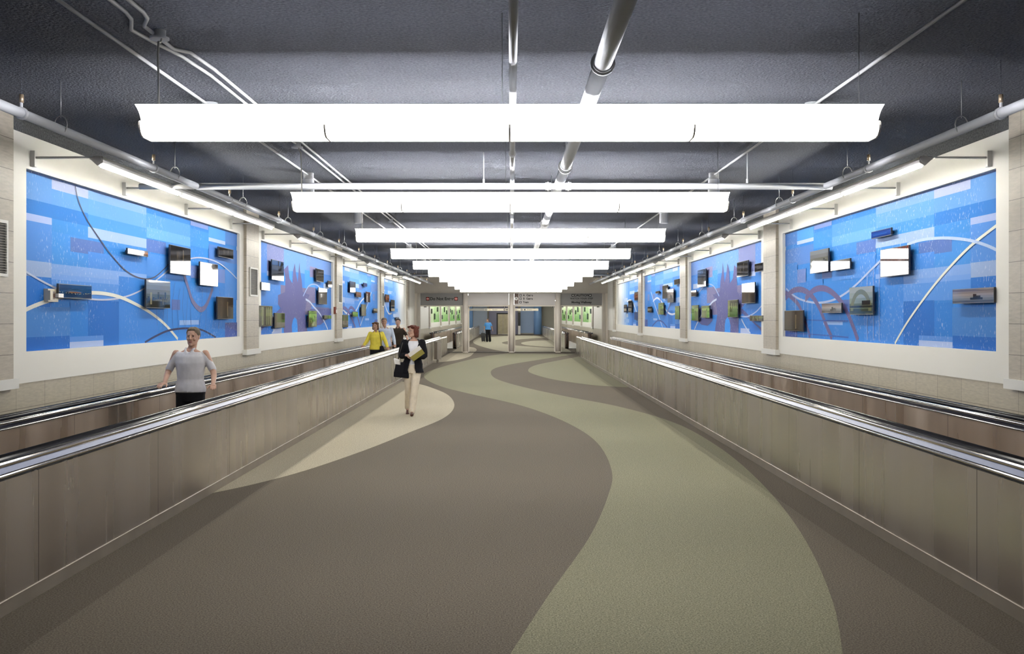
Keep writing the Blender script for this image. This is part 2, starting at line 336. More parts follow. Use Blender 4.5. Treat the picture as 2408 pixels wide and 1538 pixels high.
# rectangles of the common pattern in metres along (from near end) and up, measured on the nearest left mural
def zr(x0, x1, yt, yb):    # zoomed crop coordinates of the left nearest mural -> u0,u1,z0,z1
    px0 = x0/2.747; px1 = x1/2.747
    Y0, zt = mural_pt(-1, px0, 340+yt/2.747); _, zb = mural_pt(-1, px0, 340+yb/2.747); Y1, _ = mural_pt(-1, px1, 700)
    return Y0-10.07, Y1-10.07, zb, zt
PAT_A = [  # x0,x1,ytop,ybottom (crop), colour
 (120, 1530, 130, 1350, '#4088da'),
 (124, 334, 128, 335, '#6d9fe0'), (334, 570, 212, 285, '#b7c2e6'), (334, 570, 285, 395, '#6a9fe2'), (570, 945, 268, 350, '#86aee6'), (570, 945, 350, 450, '#6aa2e6'), (570, 945, 450, 532, '#4f94de'),
 (124, 567, 335, 432, '#3c80d2'), (124, 334, 430, 478, '#aebfec'), (124, 334, 478, 742, '#5a90de'), (334, 567, 478, 560, '#4a90dc'), (334, 567, 560, 770, '#4e92e0'),
 (567, 945, 530, 600, '#a3bceb'), (567, 945, 600, 640, '#4a8edd'), (453, 668, 597, 690, '#5a78bd'), (567, 1100, 690, 800, '#548fe0'),
 (945, 1228, 440, 530, '#5b9be4'), (945, 1228, 530, 600, '#6ea8ec'), (945, 1070, 607, 690, '#5878c0'), (1070, 1228, 630, 700, '#4a8cdc'),
 (124, 330, 740, 843, '#9db4de'), (124, 330, 843, 1045, '#3377ce'), (330, 945, 768, 835, '#84a9e6'), (330, 765, 835, 870, '#7aa3e6'), (330, 765, 870, 1000, '#5d94e0'),
 (118, 450, 1045, 1250, '#4d86cf'), (450, 565, 1020, 1245, '#3b82d6'), (565, 765, 1005, 1310, '#2d70c6'), (118, 447, 1248, 1342, '#286bc2'),
 (447, 665, 1242, 1276, '#6093de'), (447, 665, 1276, 1315, '#b0c2ea'), (765, 1018, 850, 1300, '#4788dc'), (945, 1228, 700, 850, '#5590e0'),
 (1018, 1285, 870, 1300, '#3f86da'), (1105, 1160, 1000, 1068, '#566fb0'), (1157, 1282, 1135, 1166, '#95b6ea'), (1228, 1342, 470, 520, '#8499d4'), (1228, 1345, 540, 650, '#4a92e2'),
 (1345, 1452, 520, 600, '#5ea2ec'), (1345, 1452, 598, 622, '#b4c8f0'), (1345, 1530, 640, 760, '#5a86cf'), (1452, 1530, 545, 640, '#5588d6'),
 (1228, 1290, 780, 860, '#6a82c0'), (1285, 1450, 870, 1250, '#3a80d4'), (1395, 1450, 800, 890, '#6b86c8'), (1450, 1530, 1150, 1245, '#4a60a8'), (1450, 1530, 760, 1000, '#4a8ada'),
]
def strip(m, pts, wd, X, side):
    """a printed line of width wd (m) through (y, z) points"""
    P = [Vector((p[0], p[1])) for p in pts]; n = len(P); Lf = []; Rt = []
    for i, p in enumerate(P):
        d = (P[min(i+1, n-1)]-P[max(i-1, 0)]); d.normalize(); nn = Vector((-d.y, d.x))
        w_ = wd[i] if isinstance(wd, list) else wd
        Lf.append(p+nn*w_/2); Rt.append(p-nn*w_/2)
    for i in range(n-1):
        m.poly([(side*X, Lf[i].x, Lf[i].y), (side*X, Lf[i+1].x, Lf[i+1].y), (side*X, Rt[i+1].x, Rt[i+1].y), (side*X, Rt[i].x, Rt[i].y)])
def mc(h):
    c = lin(h)
    if c[1] > c[2]*1.02: return c
    l = 0.3*c[0]+0.5*c[1]+0.2*c[2]
    return (*[max(0.01, min(0.95, (l+(v-l)*1.10)*0.93+0.004)) for v in c[:3]], 1)
def clampz(pts, a, b): return [(min(max(y, a), b), min(max(z, MZ0), MZ1)) for y, z in pts]
def mural(side, k, rects, lines, polys, label, cols=None, y0=None, name='mural', group='blue murals along the corridor'):
    m = MB(); a = (COLS[k]+1.26) if y0 is None else y0; b = a+7.91; X = XM
    m.col = mc('#4088da') if not cols else lin(cols[0]); m.poly([(side*(X+0.02), a, MZ0), (side*(X+0.02), b, MZ0), (side*(X+0.02), b, MZ1), (side*(X+0.02), a, MZ1)])
    for i, r in enumerate(rects):
        u0, u1, z0, z1, c = r; X -= 0.0002
        m.col = mc(c); ya, yb_ = max(a, a+u0), min(b, a+u1); za, zb = max(MZ0, z0), min(MZ1, z1)
        if ya < yb_ and za < zb: m.poly([(side*X, ya, za), (side*X, yb_, za), (side*X, yb_, zb), (side*X, ya, zb)])
    for c, pts in polys:
        X -= 0.0002; m.col = mc(c); m.poly([(side*X, y, z) for y, z in clampz(pts, a, b)])
    for c, wd, pts in lines:
        X -= 0.0002; m.col = mc(c)
        pts = [(y, z) for y, z in cat_rom(pts, 8) if a <= y <= b and MZ0 <= z <= MZ1]
        if len(pts) > 1: strip(m, pts, wd, X, side)
    # recess frame edge: dark line at the top
    m.col = mc('#12305c'); X -= 0.0002; m.poly([(side*X, a, MZ1-0.018), (side*X, b, MZ1-0.018), (side*X, b, MZ1), (side*X, a, MZ1)])
    o = m.build(name, M['mural']); tag(o, label, 'mural', group); return o
rectA = [(*zr(r[0], r[1], r[2], r[3]), r[4]) for r in PAT_A]
def zl(side, pts, ox, oy, s, XP=XM): return [mural_pt(side, ox+x/s, oy+y/s, XP) for x, y in pts]
# nearest left mural
z2 = lambda pts: zl(-1, pts, 0, 340, 2.747)
linesL1 = [('#4b4a5e', 0.016, z2([(478, 250), (505, 370), (560, 490), (650, 625), (720, 720), (810, 815), (900, 862), (985, 860), (1060, 800), (1100, 750)])),
 ('#c4cfe8', 0.022, z2([(120, 790), (200, 845), (330, 915), (450, 965), (600, 1000), (750, 995), (880, 955), (1000, 880), (1100, 800), (1180, 752), (1280, 730), (1390, 755), (1470, 810), (1530, 870)])),
 ('#dfe0d8', 0.045, z2([(120, 1087), (220, 1040), (330, 1002), (460, 970), (620, 958), (760, 982), (880, 1035), (980, 1095), (1070, 1170), (1160, 1275)])),
 ('#2a3560', 0.03, z2([(925, 1282), (1000, 1238), (1090, 1200), (1200, 1187), (1300, 1198), (1390, 1245)])),
 ('#6f7099', 0.09, z2([(1185, 840), (1210, 920), (1240, 1010), (1290, 1065), (1330, 1035), (1370, 930)]))]
for i, x in enumerate([1015, 1050, 1080, 1125, 1160, 1190, 1210, 1240, 1300, 1330, 1370, 1412]):
    linesL1.append(('#46609a', 0.008, z2([(x, 870+(i*37) % 90), (x+random.uniform(-18, 12), 1040), (x-random.uniform(0, 22), 1170+(i*29) % 70)])))
mural(-1, 0, rectA, linesL1, [('#55619c', z2([(1450, 1150), (1490, 1190), (1528, 1205), (1528, 1160), (1500, 1150)]))], 'nearest blue mural on the left wall, with pale arcs and a thin dark hanging cable')
# nearest right mural (same rectangles)
z6 = lambda pts: zl(1, pts, 1760, 340, 2.747)
linesR1 = [('#e3e6dc', 0.035, z6([(1632, 505), (1540, 575), (1440, 655), (1330, 765), (1220, 890), (1120, 1020), (1020, 1165), (945, 1295)])),
 ('#b9cdee', 0.035, z6([(1632, 692), (1540, 650), (1430, 618), (1300, 604), (1180, 608), (1100, 622), (1030, 645)])),
 ('#aebfe2', 0.035, z6([(860, 748), (790, 815), (700, 905), (620, 968), (540, 1008), (450, 1022), (370, 1010), (300, 978), (225, 908)])),
 ('#655f8e', 0.10, z6([(715, 1275), (680, 1175), (640, 1080), (590, 1000), (530, 945), (475, 928), (420, 945), (370, 1000)])),
 ('#655f8e', 0.10, z6([(548, 1262), (500, 1150), (460, 1050), (410, 975), (350, 938), (290, 945), (245, 990)])),
 ('#655f8e', 0.09, z6([(405, 1252), (370, 1140), (330, 1040), (280, 985), (235, 950)])),
 ('#3b62b4', 0.02, z6([(650, 1245), (400, 1225), (235, 1218)])), ('#3b62b4', 0.02, z6([(650, 1140), (500, 1137), (360, 1132)]))]
for x, yt, yb in [(310, 985, 1250), (360, 1010, 1252), (388, 1018, 1255), (415, 1022, 1255), (772, 835, 1280), (812, 790, 1283), (850, 755, 1288)]:
    linesR1.append(('#a9c4ee', 0.016, z6([(x, yt), (x, (yt+yb)/2), (x, yb)])))
mural(1, 0, rectA, linesR1, [], 'nearest blue mural on the right wall, with a long pale diagonal line and brown arches')
# second murals with the purple tower silhouette
def P2(side):
    # (u, z) pattern, u from near end 0..7.91, z
    R = [(0, 8, 1.4, 3.4, '#4186dd'), (0, 1.1, 2.75, 3.38, '#5c8fe0'), (0.7, 2.2, 2.75, 3.38, '#7c86bd'), (2.2, 4.6, 2.9, 3.38, '#6f9fe6'), (4.6, 7.91, 3.0, 3.38, '#6f97de'),
     (0.7, 1.2, 2.7, 2.8, '#b5c6ee'), (2.2, 3.0, 2.4, 2.9, '#4a96ea'), (4.4, 5.6, 2.5, 3.0, '#4f9aee'), (5.0, 5.9, 2.85, 3.12, '#8a8ab8'), (5.6, 7.9, 2.6, 2.95, '#4a8ae0'), (6.8, 7.6, 2.62, 2.75, '#bcd0f2'),
     (0, 1.9, 2.1, 2.6, '#4f8ce0'), (1.9, 5.2, 1.9, 2.55, '#76739c'), (5.2, 6.5, 2.0, 2.45, '#5587d8'), (4.7, 5.7, 2.2, 2.6, '#7a78a4'), (0, 1.6, 1.75, 2.0, '#3c7fd8'), (5.6, 7.6, 1.9, 2.1, '#6a74aa'),
     (1.1, 2.0, 1.49, 1.60, '#b6c4ea'), (6.4, 7.91, 1.49, 1.75, '#3d82dc'), (0, 1.2, 1.49, 1.7, '#3a7cd8')]
    a = COLS[1]+1.26
    tower = [(2.2, 1.49), (2.15, 1.95), (1.65, 2.12), (1.65, 2.32), (2.3, 2.40), (2.35, 2.72), (2.2, 2.9), (2.6, 3.02), (2.75, 2.72), (3.05, 2.62), (3.12, 2.92), (3.3, 3.10), (3.42, 2.85), (3.6, 2.66), (3.72, 2.98), (3.8, 3.15), (3.86, 2.95), (4.05, 2.72), (4.15, 2.45), (4.95, 2.4), (4.6, 2.2), (4.4, 1.95), (4.7, 1.49)]
    arch = [(3.0, 1.49), (2.98, 1.65), (3.1, 1.78), (3.3, 1.84), (3.5, 1.78), (3.58, 1.65), (3.6, 1.49)]
    sweep = [(5.0, 1.75), (5.6, 1.62), (6.4, 1.64), (7.2, 1.78), (7.9, 1.95), (7.9, 2.08), (5.0, 2.05)]
    g = [(0, 1.49), (0.4, 1.62), (1.2, 1.80), (2.0, 1.95), (2.15, 2.10), (1.5, 1.95), (0.7, 1.72), (0, 1.60)]
    polys = [('#5d5f96', [(a+y, z) for y, z in tower]), ('#3f92ec', [(a+y, z) for y, z in arch]), ('#575f9c', [(a+y, z) for y, z in sweep]), ('#565d98', [(a+y, z) for y, z in g])]
    ln = [('#c8d4ee', 0.05, [(a+y, z) for y, z in [(4.5, 2.28), (5.0, 2.22), (5.5, 2.10), (6.2, 1.95), (6.9, 1.72), (7.4, 1.5)]]),
      ('#9fb8e6', 0.035, [(a+y, z) for y, z in [(4.2, 2.35), (4.8, 2.6), (5.4, 2.68), (6.0, 2.66), (6.8, 2.5)]]),
      ('#a9bfea', 0.03, [(a+y, z) for y, z in [(0.1, 2.1), (0.6, 1.96), (1.3, 1.86), (2.0, 1.86)]]),
      ('#c9d5f0', 0.04, [(a+y, z) for y, z in [(1.1, 1.5), (1.5, 1.62), (1.9, 1.80)]])]
    return R, ln, polys
for sd, lb in ((-1, 'second blue mural along the left wall, with a dark purple tower silhouette'), (1, 'second blue mural along the right wall, with a dark purple tower silhouette')):
    R, ln, pl = P2(sd); mural(sd, 1, R, ln, pl, lb)
# third murals
def shift(pts, a): return [(a+y, z) for y, z in pts]
for sd, lb in ((-1, 'third blue mural along the left wall, with brown bridge legs low on it'), (1, 'third blue mural along the right wall, with a pale arc and a thin hanging cable')):
    a = COLS[2]+1.26
    ln = [('#d5def2', 0.06, shift([(0.0, 2.15), (0.8, 1.98), (1.8, 1.93), (2.8, 2.05), (3.8, 2.35), (4.8, 2.5), (5.8, 2.4)], a)), ('#c8d6f0', 0.05, shift([(3.6, 1.5), (4.4, 1.85), (5.4, 2.3), (6.3, 2.75)], a))]
    if sd < 0: ln += [('#5f5f98', 0.10, shift([(0, 2.05), (0.6, 2.12), (1.4, 2.0), (2.2, 1.7), (2.7, 1.49)], a)), ('#5f5f98', 0.1, shift([(0.9, 1.8), (1.6, 2.12), (2.4, 2.08), (3.2, 1.8), (3.7, 1.49)], a))]
    else: ln += [('#59659e', 0.08, shift([(1.5, 2.5), (2.6, 2.0), (3.0, 1.92), (3.6, 2.1), (4.2, 2.5)], a)), ('#3a55a0', 0.05, shift([(2.6, 1.5), (3.6, 1.68), (4.6, 1.72), (5.4, 1.62), (6.0, 1.5)], a))]
    mural(sd, 2, rectA, ln, [], lb)
# fourth murals fade to white at the far end (the print itself turns to white there)
def P4():
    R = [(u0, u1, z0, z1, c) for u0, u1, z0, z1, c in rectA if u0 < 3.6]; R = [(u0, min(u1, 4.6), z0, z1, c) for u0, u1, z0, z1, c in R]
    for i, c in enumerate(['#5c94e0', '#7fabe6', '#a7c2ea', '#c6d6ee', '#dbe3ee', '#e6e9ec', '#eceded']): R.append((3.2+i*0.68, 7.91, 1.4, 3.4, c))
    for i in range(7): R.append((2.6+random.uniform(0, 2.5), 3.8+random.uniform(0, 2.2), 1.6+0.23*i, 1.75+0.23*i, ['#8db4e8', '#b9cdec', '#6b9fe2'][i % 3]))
    return R
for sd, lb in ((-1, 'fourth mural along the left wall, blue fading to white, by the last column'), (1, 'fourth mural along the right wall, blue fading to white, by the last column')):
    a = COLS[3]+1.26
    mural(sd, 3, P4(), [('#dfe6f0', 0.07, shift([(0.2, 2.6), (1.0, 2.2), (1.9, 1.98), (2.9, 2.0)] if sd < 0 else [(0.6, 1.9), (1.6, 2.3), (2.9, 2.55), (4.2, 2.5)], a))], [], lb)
# green murals in the hall beyond the posts
def PG(k, sd):
    R = [(0, 8, 1.4, 3.4, '#e6ecda')]; rn = random.Random(k*2+sd)
    for i in range(12):
        u = i*0.66; fade = (k == 0 and u < 3.0)
        for j, c in enumerate(['#dbe8cc', '#c6deb0', '#a9d090', '#8cbf70', '#79b45e']):
            if fade and j > 1: break
            R.append((u, u+0.66, 1.4, 3.0-j*0.32+rn.uniform(-0.18, 0.18), c))
    return R
for k in range(4):
    for sd in (-1, 1):
        mural(sd, 0, PG(k, sd), [], [], ['first', 'second', 'third', 'fourth'][k]+' green and white mural beyond the posts, '+('left' if sd < 0 else 'right')+' wall', cols=['#e4ead8'], y0=COLS2[k]+1.26, group='green murals beyond the posts')

# ------------------------------------------------------------------ photo prints mounted on the murals
def art(kind, w_, h, seed):
    """flat printed picture as layered polygons in 0..1 coordinates"""
    rn = random.Random(seed); L = []
    def R(x0, x1, y0, y1, c): L.append((c, [(x0, y0), (x1, y0), (x1, y1), (x0, y1)]))
    def grad(cs):
        n = len(cs)
        for i, c in enumerate(cs): R(0, 1, i/n, (i+1)/n, c)
    if kind == 'sunset':
        grad(['#3a1c0e', '#5a2c14', '#8a4a24', '#a4623a', '#8c6a58', '#5c5358']); R(0.62, 0.66, 0.3, 0.85, '#1c1210'); R(0.45, 0.85, 0.28, 0.34, '#1c1210')
    elif kind == 'night':
        grad(['#101c2c', '#16273c', '#1d3450', '#203a58']); R(0.28, 0.68, 0.38, 0.66, '#263c50'); R(0.3, 0.66, 0.38, 0.46, '#7a4a24')
        for i in range(26): x = rn.random(); y = 0.28+0.5*(x-0.5)**2+rn.uniform(-0.02, 0.05); R(x, x+0.012, y, y+0.03, '#d8c890')
    elif kind == 'skyline':
        grad(['#2a2c28', '#3c4038', '#55584e', '#6a6b64', '#77787a', '#80848a'])
        for i in range(9): x = 0.05+i*0.1; R(x, x+0.07, 0.12, 0.34+rn.random()*0.3, rn.choice(['#3a3c38', '#4a4a44', '#2c2e30', '#8c8260']))
    elif kind == 'fog':
        grad(['#4a4c52', '#74757a', '#8e8c90', '#9c9494', '#8a7f80', '#6a6064']); R(0.45, 0.75, 0.2, 0.36, '#2c2d34'); R(0.52, 0.6, 0.36, 0.62, '#34353c'); R(0.6, 0.7, 0.36, 0.5, '#3a3b40')
    elif kind == 'red':
        grad(['#2a0e08', '#3c140c', '#54200f', '#6a2614']); 
        for i in range(7): R(0.06+i*0.14, 0.09+i*0.14, 0, 1, '#1a0806')
        R(0, 1, 0.42, 0.5, '#1c0a08')
    elif kind == 'arch':
        grad(['#3c4438', '#5c6454', '#7c8478', '#8e948c', '#989c98'])
        pts = []; pts2 = []
        for i in range(17): t = PI*i/16; pts.append((0.5-0.46*math.cos(t), 0.12+0.8*math.sin(t))); pts2.append((0.5-0.33*math.cos(t), 0.12+0.62*math.sin(t)))
        L.append(('#6e6e4e', pts+pts2[::-1])); R(0, 1, 0.24, 0.32, '#2c2e2c'); R(0.55, 0.9, 0.34, 0.5, '#2c2a2a')
    elif kind == 'blue':
        grad(['#1c3a86', '#1e4494', '#21489c', '#1a3c88']); R(0.1, 0.8, 0.35, 0.5, '#2a58ac')
    elif kind == 'forest':
        grad(['#26261c', '#3a3c28', '#58603c', '#76804e', '#6c7850', '#4c5438'])
        for i in range(9): x = rn.random()*0.9; R(x, x+0.03+rn.random()*0.05, 0.05, 0.95, rn.choice(['#1f1f16', '#2e2c1c', '#8c9468']))
    elif kind == 'green':
        grad(['#4a5a2c', '#5c7436', '#6c8a40', '#7c9c4c', '#607a3a']); 
        for i in range(6): x = rn.random()*0.8; y = rn.random()*0.7; R(x, x+0.12, y, y+0.18, rn.choice(['#2a301c', '#8ca45c', '#3a3c2a']))
    elif kind == 'lattice':
        grad(['#20242c', '#2e3646', '#3c4c68', '#44608c'])
        L.append(('#101216', [(0.3, 0), (0.55, 0), (0.95, 0.9), (0.8, 1)])); R(0.5, 0.56, 0, 1, '#14161a')
    elif kind == 'brown':
        grad(['#1c140e', '#2c2016', '#3a2a1c', '#33271e']); R(0.15, 0.3, 0.1, 0.9, '#4c3a26'); R(0.6, 0.66, 0.1, 0.8, '#6a5a40')
    else:
        grad(['#14120f', '#1f1c18', '#282420', '#1c1a18']); R(0.3, 0.4, 0.2, 0.8, '#4a4234'); R(0.6, 0.65, 0.3, 0.9, '#5c5648')
    return L
XP_F = 4.965          # front face plane of the prints
def photo(side, box, kind, desc, where, ox, oy, s, seed, simple=False, group='photo prints mounted on the murals'):
    x0, x1, yt, yb = box; near = x0 if side < 0 else x1; farx = x1 if side < 0 else x0
    Yn, zt = mural_pt(side, ox+near/s, oy+yt/s, XP_F); _, zb = mural_pt(side, ox+near/s, oy+yb/s, XP_F); Yf, _ = mural_pt(side, ox+farx/s, 700, XP_F)
    zt = min(zt, MZ1-0.02); w_ = Yf-Yn; h = zt-zb
    root = empty('photo_print', (side*(XM-0.02), Yn+w_/2, zb)); tag(root, desc+' '+where, 'picture', group)
    t = 0.03; fx = -side*(XM-0.02-XP_F)       # front in local x
    b = MB(); t = 0.024; xa, xb = sorted((fx+side*0.001, fx+side*t)); b.box(xa, xb, -w_/2, w_/2, 0, h)
    if not simple:
        xa, xb = sorted((fx+side*t, side*0.01)); b.box(xa, xb, -w_*0.35, w_*0.35, h*0.3, h*0.7)
    else:
        xa, xb = sorted((fx+side*t, side*0.01)); b.box(xa, xb, -w_*0.3, w_*0.3, h*0.3, h*0.7)
    b.build('backing', M['frame'], root)
    p = MB(); X = fx
    e = 0.006
    for c, pts in art(kind, w_, h, seed):
        p.col = lin(c)
        # u runs left to right as the viewer in the corridor sees it
        P = [(X, (-(w_/2-e)+(w_-2*e)*(u if side < 0 else 1-u)), e+(h-2*e)*v) for u, v in pts]
        p.poly(P if side < 0 else P); X -= side*0.00008
    p.build('print', M['print'], root)
    return root
near_l = 'on the nearest left mural'; near_r = 'on the nearest right mural'
PL1 = [((825, 957, 667, 705), 'sunset', 'small low orange-brown sunset print', 'left of the dark gridded print, '+near_l),
 ((1100, 1232, 645, 830), 'dark', 'tall dark print, the highest and largest', near_l),
 ((1293, 1408, 755, 907), 'brown', 'squarish brown print half covered by glare, right of the tallest,', near_l),
 ((1413, 1508, 658, 722), 'dark', 'small low black print at the upper right corner', near_l),
 ((945, 1100, 870, 1055), 'skyline', 'grey skyline print in the middle of the lower row', near_l),
 ((1405, 1507, 982, 1127), 'brown', 'dark brown print at the lower right', near_l),
 ((380, 593, 897, 990), 'night', 'wide night-blue bridge print beside the cream box,', near_l)]
for i, (b, k, d, wh) in enumerate(PL1): photo(-1, b, k, d, wh, 0, 340, 2.747, i)
s2l = 'on the second left mural'
PL2 = [((340, 460, 553, 757), 'lattice', 'large dark blue lattice print, top left'), ((235, 320, 782, 862), 'brown', 'small brown print beside the grille column'), ((785, 860, 645, 773), 'dark', 'black print, top right'),
 ((905, 943, 768, 832), 'brown', 'narrow print at the far right edge'), ((810, 893, 838, 1003), 'dark', 'tall charcoal print with glare, right of the tower'), ((210, 345, 1018, 1230), 'forest', 'large woodland print, bottom left corner'),
 ((367, 470, 1092, 1245), 'brown', 'rust brown print at the foot of the tower'), ((710, 790, 1070, 1235), 'green', 'tall green foliage print, bottom right'), ((865, 937, 1115, 1152), 'forest', 'small low olive print, bottom right corner')]
for i, (b, k, d) in enumerate(PL2): photo(-1, b, k, d, s2l, 560, 480, 4.27, 20+i)
s3l = 'on the third left mural'
PL3 = [((965, 1012, 808, 905), 'lattice', 'tall grey print, top left'), ((1082, 1112, 823, 852), 'blue', 'tiny deep blue print near the top'), ((1018, 1060, 900, 945), 'sunset', 'small amber print'), ((1103, 1137, 900, 990), 'red', 'tall rust red print'),
 ((1063, 1102, 1008, 1110), 'forest', 'tall pale woodland print, lower middle'), ((987, 1032, 1073, 1115), 'green', 'small green print above the bridge legs'), ((1168, 1200, 1045, 1083), 'dark', 'small grey print at the right'), ((900, 948, 1100, 1210), 'brown', 'dark brown print, bottom left corner')]
for i, (b, k, d) in enumerate(PL3): photo(-1, b, k, d, s3l, 560, 440, 3.662, 40+i, True)
PL4 = [((1270, 1302, 922, 990), 'sunset', 'brown print'), ((1318, 1348, 970, 1068), 'dark', 'tall black print'), ((1360, 1385, 1120, 1146), 'fog', 'small grey print, lowest')]
for i, (b, k, d) in enumerate(PL4): photo(-1, b, k, d, 'on the fourth left mural', 560, 440, 3.662, 50+i, True)
PR1 = [((793, 920, 535, 583), 'blue', 'small deep blue print, the topmost'), ((398, 515, 668, 818), 'skyline', 'pale skyline print with glare bands, left of centre'), ((530, 655, 733, 800), 'brown', 'low wide print whitened by glare'),
 ((852, 1035, 648, 838), 'red', 'large red girder print crossed by three glare bands'), ((652, 803, 912, 1098), 'arch', 'arched bridge print, centre of the lower row'), ((473, 600, 1022, 1087), 'fog', 'small low print of dark figures on sand'),
 ((232, 352, 1070, 1207), 'brown', 'dark brown print at the lower left corner'), ((1318, 1585, 920, 1020), 'fog', 'wide foggy print of a ship')]
for i, (b, k, d) in enumerate(PR1): photo(1, b, k, d, near_r, 1760, 340, 2.747, 60+i)
PR2 = [((1155, 1247, 440, 640), 'lattice', 'tall blue lattice print, top left'), ((1600, 1725, 343, 517), 'dark', 'large black night print, top right'), ((1800, 1893, 370, 465), 'dark', 'low dark print half hidden by the column'),
 ((1655, 1800, 592, 828), 'brown', 'tall dark print whitened at its top by glare'), ((1083, 1138, 683, 752), 'brown', 'small brown print at the left edge'), ((1088, 1162, 852, 1030), 'green', 'tall green print, bottom left corner'),
 ((1198, 1290, 857, 998), 'green', 'plain green print beside the tower'), ((1497, 1608, 790, 990), 'forest', 'woodland print right of the tower'), ((1745, 1893, 970, 1035), 'forest', 'low wide olive print, bottom right')]
for i, (b, k, d) in enumerate(PR2): photo(1, b, k, d, 'on the second right mural', 1400, 540, 4.807, 80+i)
PR3 = [((757, 815, 625, 775), 'dark', 'tall dark print with glare band'), ((815, 882, 668, 820), 'fog', 'tall grey print with glare at its top'), ((680, 720, 692, 718), 'brown', 'tiny brown print'), ((890, 945, 555, 615), 'dark', 'print at the top right corner'),
 ((590, 634, 870, 935), 'dark', 'small black print, lower left'), ((712, 770, 825, 960), 'green', 'tall green print, lower middle'), ((900, 948, 862, 1015), 'green', 'tall green print at the right edge')]
for i, (b, k, d) in enumerate(PR3): photo(1, b, k, d, 'on the third right mural', 1400, 540, 4.807, 100+i, True)
PR4 = [((440, 483, 700, 797), 'sunset', 'amber print beside the column'), ((322, 350, 848, 935), 'dark', 'small black print, the leftmost'), ((372, 410, 800, 935), 'dark', 'tall black print in the middle'), ((440, 487, 930, 1020), 'blue', 'dark blue print, bottom')]
for i, (b, k, d) in enumerate(PR4): photo(1, b, k, d, 'on the fourth right mural', 1400, 540, 4.807, 110+i, True)
# small prints on the green murals
for sd in (-1, 1):
    for k in range(4):
        rn = random.Random(200+k+sd*10)
        for j in range(3):
            y = COLS2[k]+2.0+j*2.5; z = [2.05, 1.68, 2.2][(j+k) % 3]; h = 0.38 if j % 2 else 0.3; w_ = 0.5
            m = MB(); m.col = lin('#4c5a48'); xa, xb = sorted((sd*4.97, sd*5.04)); m.box(xa, xb, y, y+w_, z, z+h)
            m.col = lin('#6c7c60'); m.poly([(sd*4.969, y+0.05, z+0.05), (sd*4.969, y+w_-0.05, z+0.05), (sd*4.969, y+w_-0.05, z+h*0.6), (sd*4.969, y+0.05, z+h*0.6)])
            o = m.build('photo_print', M['print']); tag(o, ['near', 'middle', 'far'][j]+' dark print on the '+['first', 'second', 'third', 'fourth'][k]+' green mural, '+('left' if sd < 0 else 'right')+' side', 'picture', 'prints on the green murals')
# cream call box on the nearest left mural
root = empty('call_box', (-5.045, 0, 0)); Yn, zt = mural_pt(-1, 327/2.747, 340+930/2.747, 4.97); _, zb = mural_pt(-1, 327/2.747, 340+1015/2.747, 4.97)
root.location = (-5.048, Yn+0.12, zb); tag(root, 'cream plastic call box with a clear cover, left of the night bridge print', 'call box')
m = MB(); m.box(0, 0.05, -0.12, 0.12, 0, zt-zb); m.box(0.05, 0.075, -0.12, -0.06, 0.02, zt-zb-0.02); m.build('case', M['cream_box'], root)
m = MB(); m.box(0.05, 0.10, 0.02, 0.14, 0.05, zt-zb-0.05); m.build('cover', M['signwhite'], root)
m = MB(); m.box(0.05, 0.066, -0.045, 0.01, 0.03, zt-zb-0.03); m.build('handle', M['brown'], root)
# red alarm by the second left column
root = empty('fire_alarm', (-4.992, COLS[2]-0.14, 1.93)); tag(root, 'small red alarm box on the white wall before the second left column', 'alarm')
m = MB(); m.box(0, 0.06, -0.07, 0.07, 0, 0.2); m.build('housing', mat('alarm_red', (0.20, 0.05, 0.03), rough=0.5), root)
m = MB(); m.box(0.06, 0.075, -0.04, 0.04, 0.03, 0.12); m.build('strobe', M['signwhite'], root)

# ------------------------------------------------------------------ tiled columns with white base caps
def column(side, yn, label, grp, simple=False):
    root = empty('tiled_column', (side*XW, yn, ZS)); tag(root, label, 'column', grp)
    m = MB(); xa, xb = sorted((0.0, -side*0.06)); m.box(xa, xb, 0, 0.9, 0.06, ZC-ZS); c = m.build('tile_cladding', M['coltile'], root)
    m = MB(); xa, xb = sorted((0.0, -side*0.085)); m.box(xa, xb, -0.06, 0.96, -0.035, 0.065); m.build('base_cap', M['sill'], root)
    return root
nth = ['nearest', 'second', 'third', 'fourth', 'last']
for k, y in enumerate(COLS):
    column(-1, y, nth[k]+' beige tiled wall column on the left'+(' with a louvred grille' if k < 4 else ' beside the end wall'), 'tiled wall columns')
    column(1, y, nth[k]+' beige tiled wall column on the right'+(', without a grille' if k < 4 else ' beside the end wall'), 'tiled wall columns')
for k, y in enumerate(COLS2):
    for sd in (-1, 1): column(sd, y, nth[k]+' tiled column beyond the posts on the '+('left' if sd < 0 else 'right'), 'tiled wall columns beyond the posts')
# grilles on left columns
g0 = empty('vent_grille', (0, 0, 0)); fr = MB(); W, H = 0.56, 0.55
for b in ((0, 0.02, 0, W, 0, 0.03), (0, 0.02, 0, W, H-0.03, H), (0, 0.02, 0, 0.03, 0.03, H-0.03), (0, 0.02, W-0.03, W, 0.03, H-0.03)): fr.box(*b)
fr.build('frame', M['sill'], g0)
lv = MB(); lv.box(0, 0.003, 0.03, W-0.03, 0.03, H-0.03)
for i in range(19):
    z = 0.045+i*0.0255; lv.poly([(0.003, 0.03, z+0.012), (0.003, W-0.03, z+0.012), (0.018, W-0.03, z), (0.018, 0.03, z)])
lv.m = 1
for i in range(19):
    z = 0.045+i*0.0255; lv.box(0.014, 0.019, 0.03, W-0.03, z-0.002, z+0.003)
lv.build('louvers', [M['louver'], mat('louver_edge', (0.35, 0.32, 0.27), rough=0.5)], g0)
for k in range(4):
    g = g0 if k == 0 else dup(g0)
    g.location = (-4.9395, COLS[k]+0.2, 2.24); tag(g, 'louvred vent grille in a white frame, on the '+nth[k]+' left column', 'vent', 'vent grilles on the left columns')

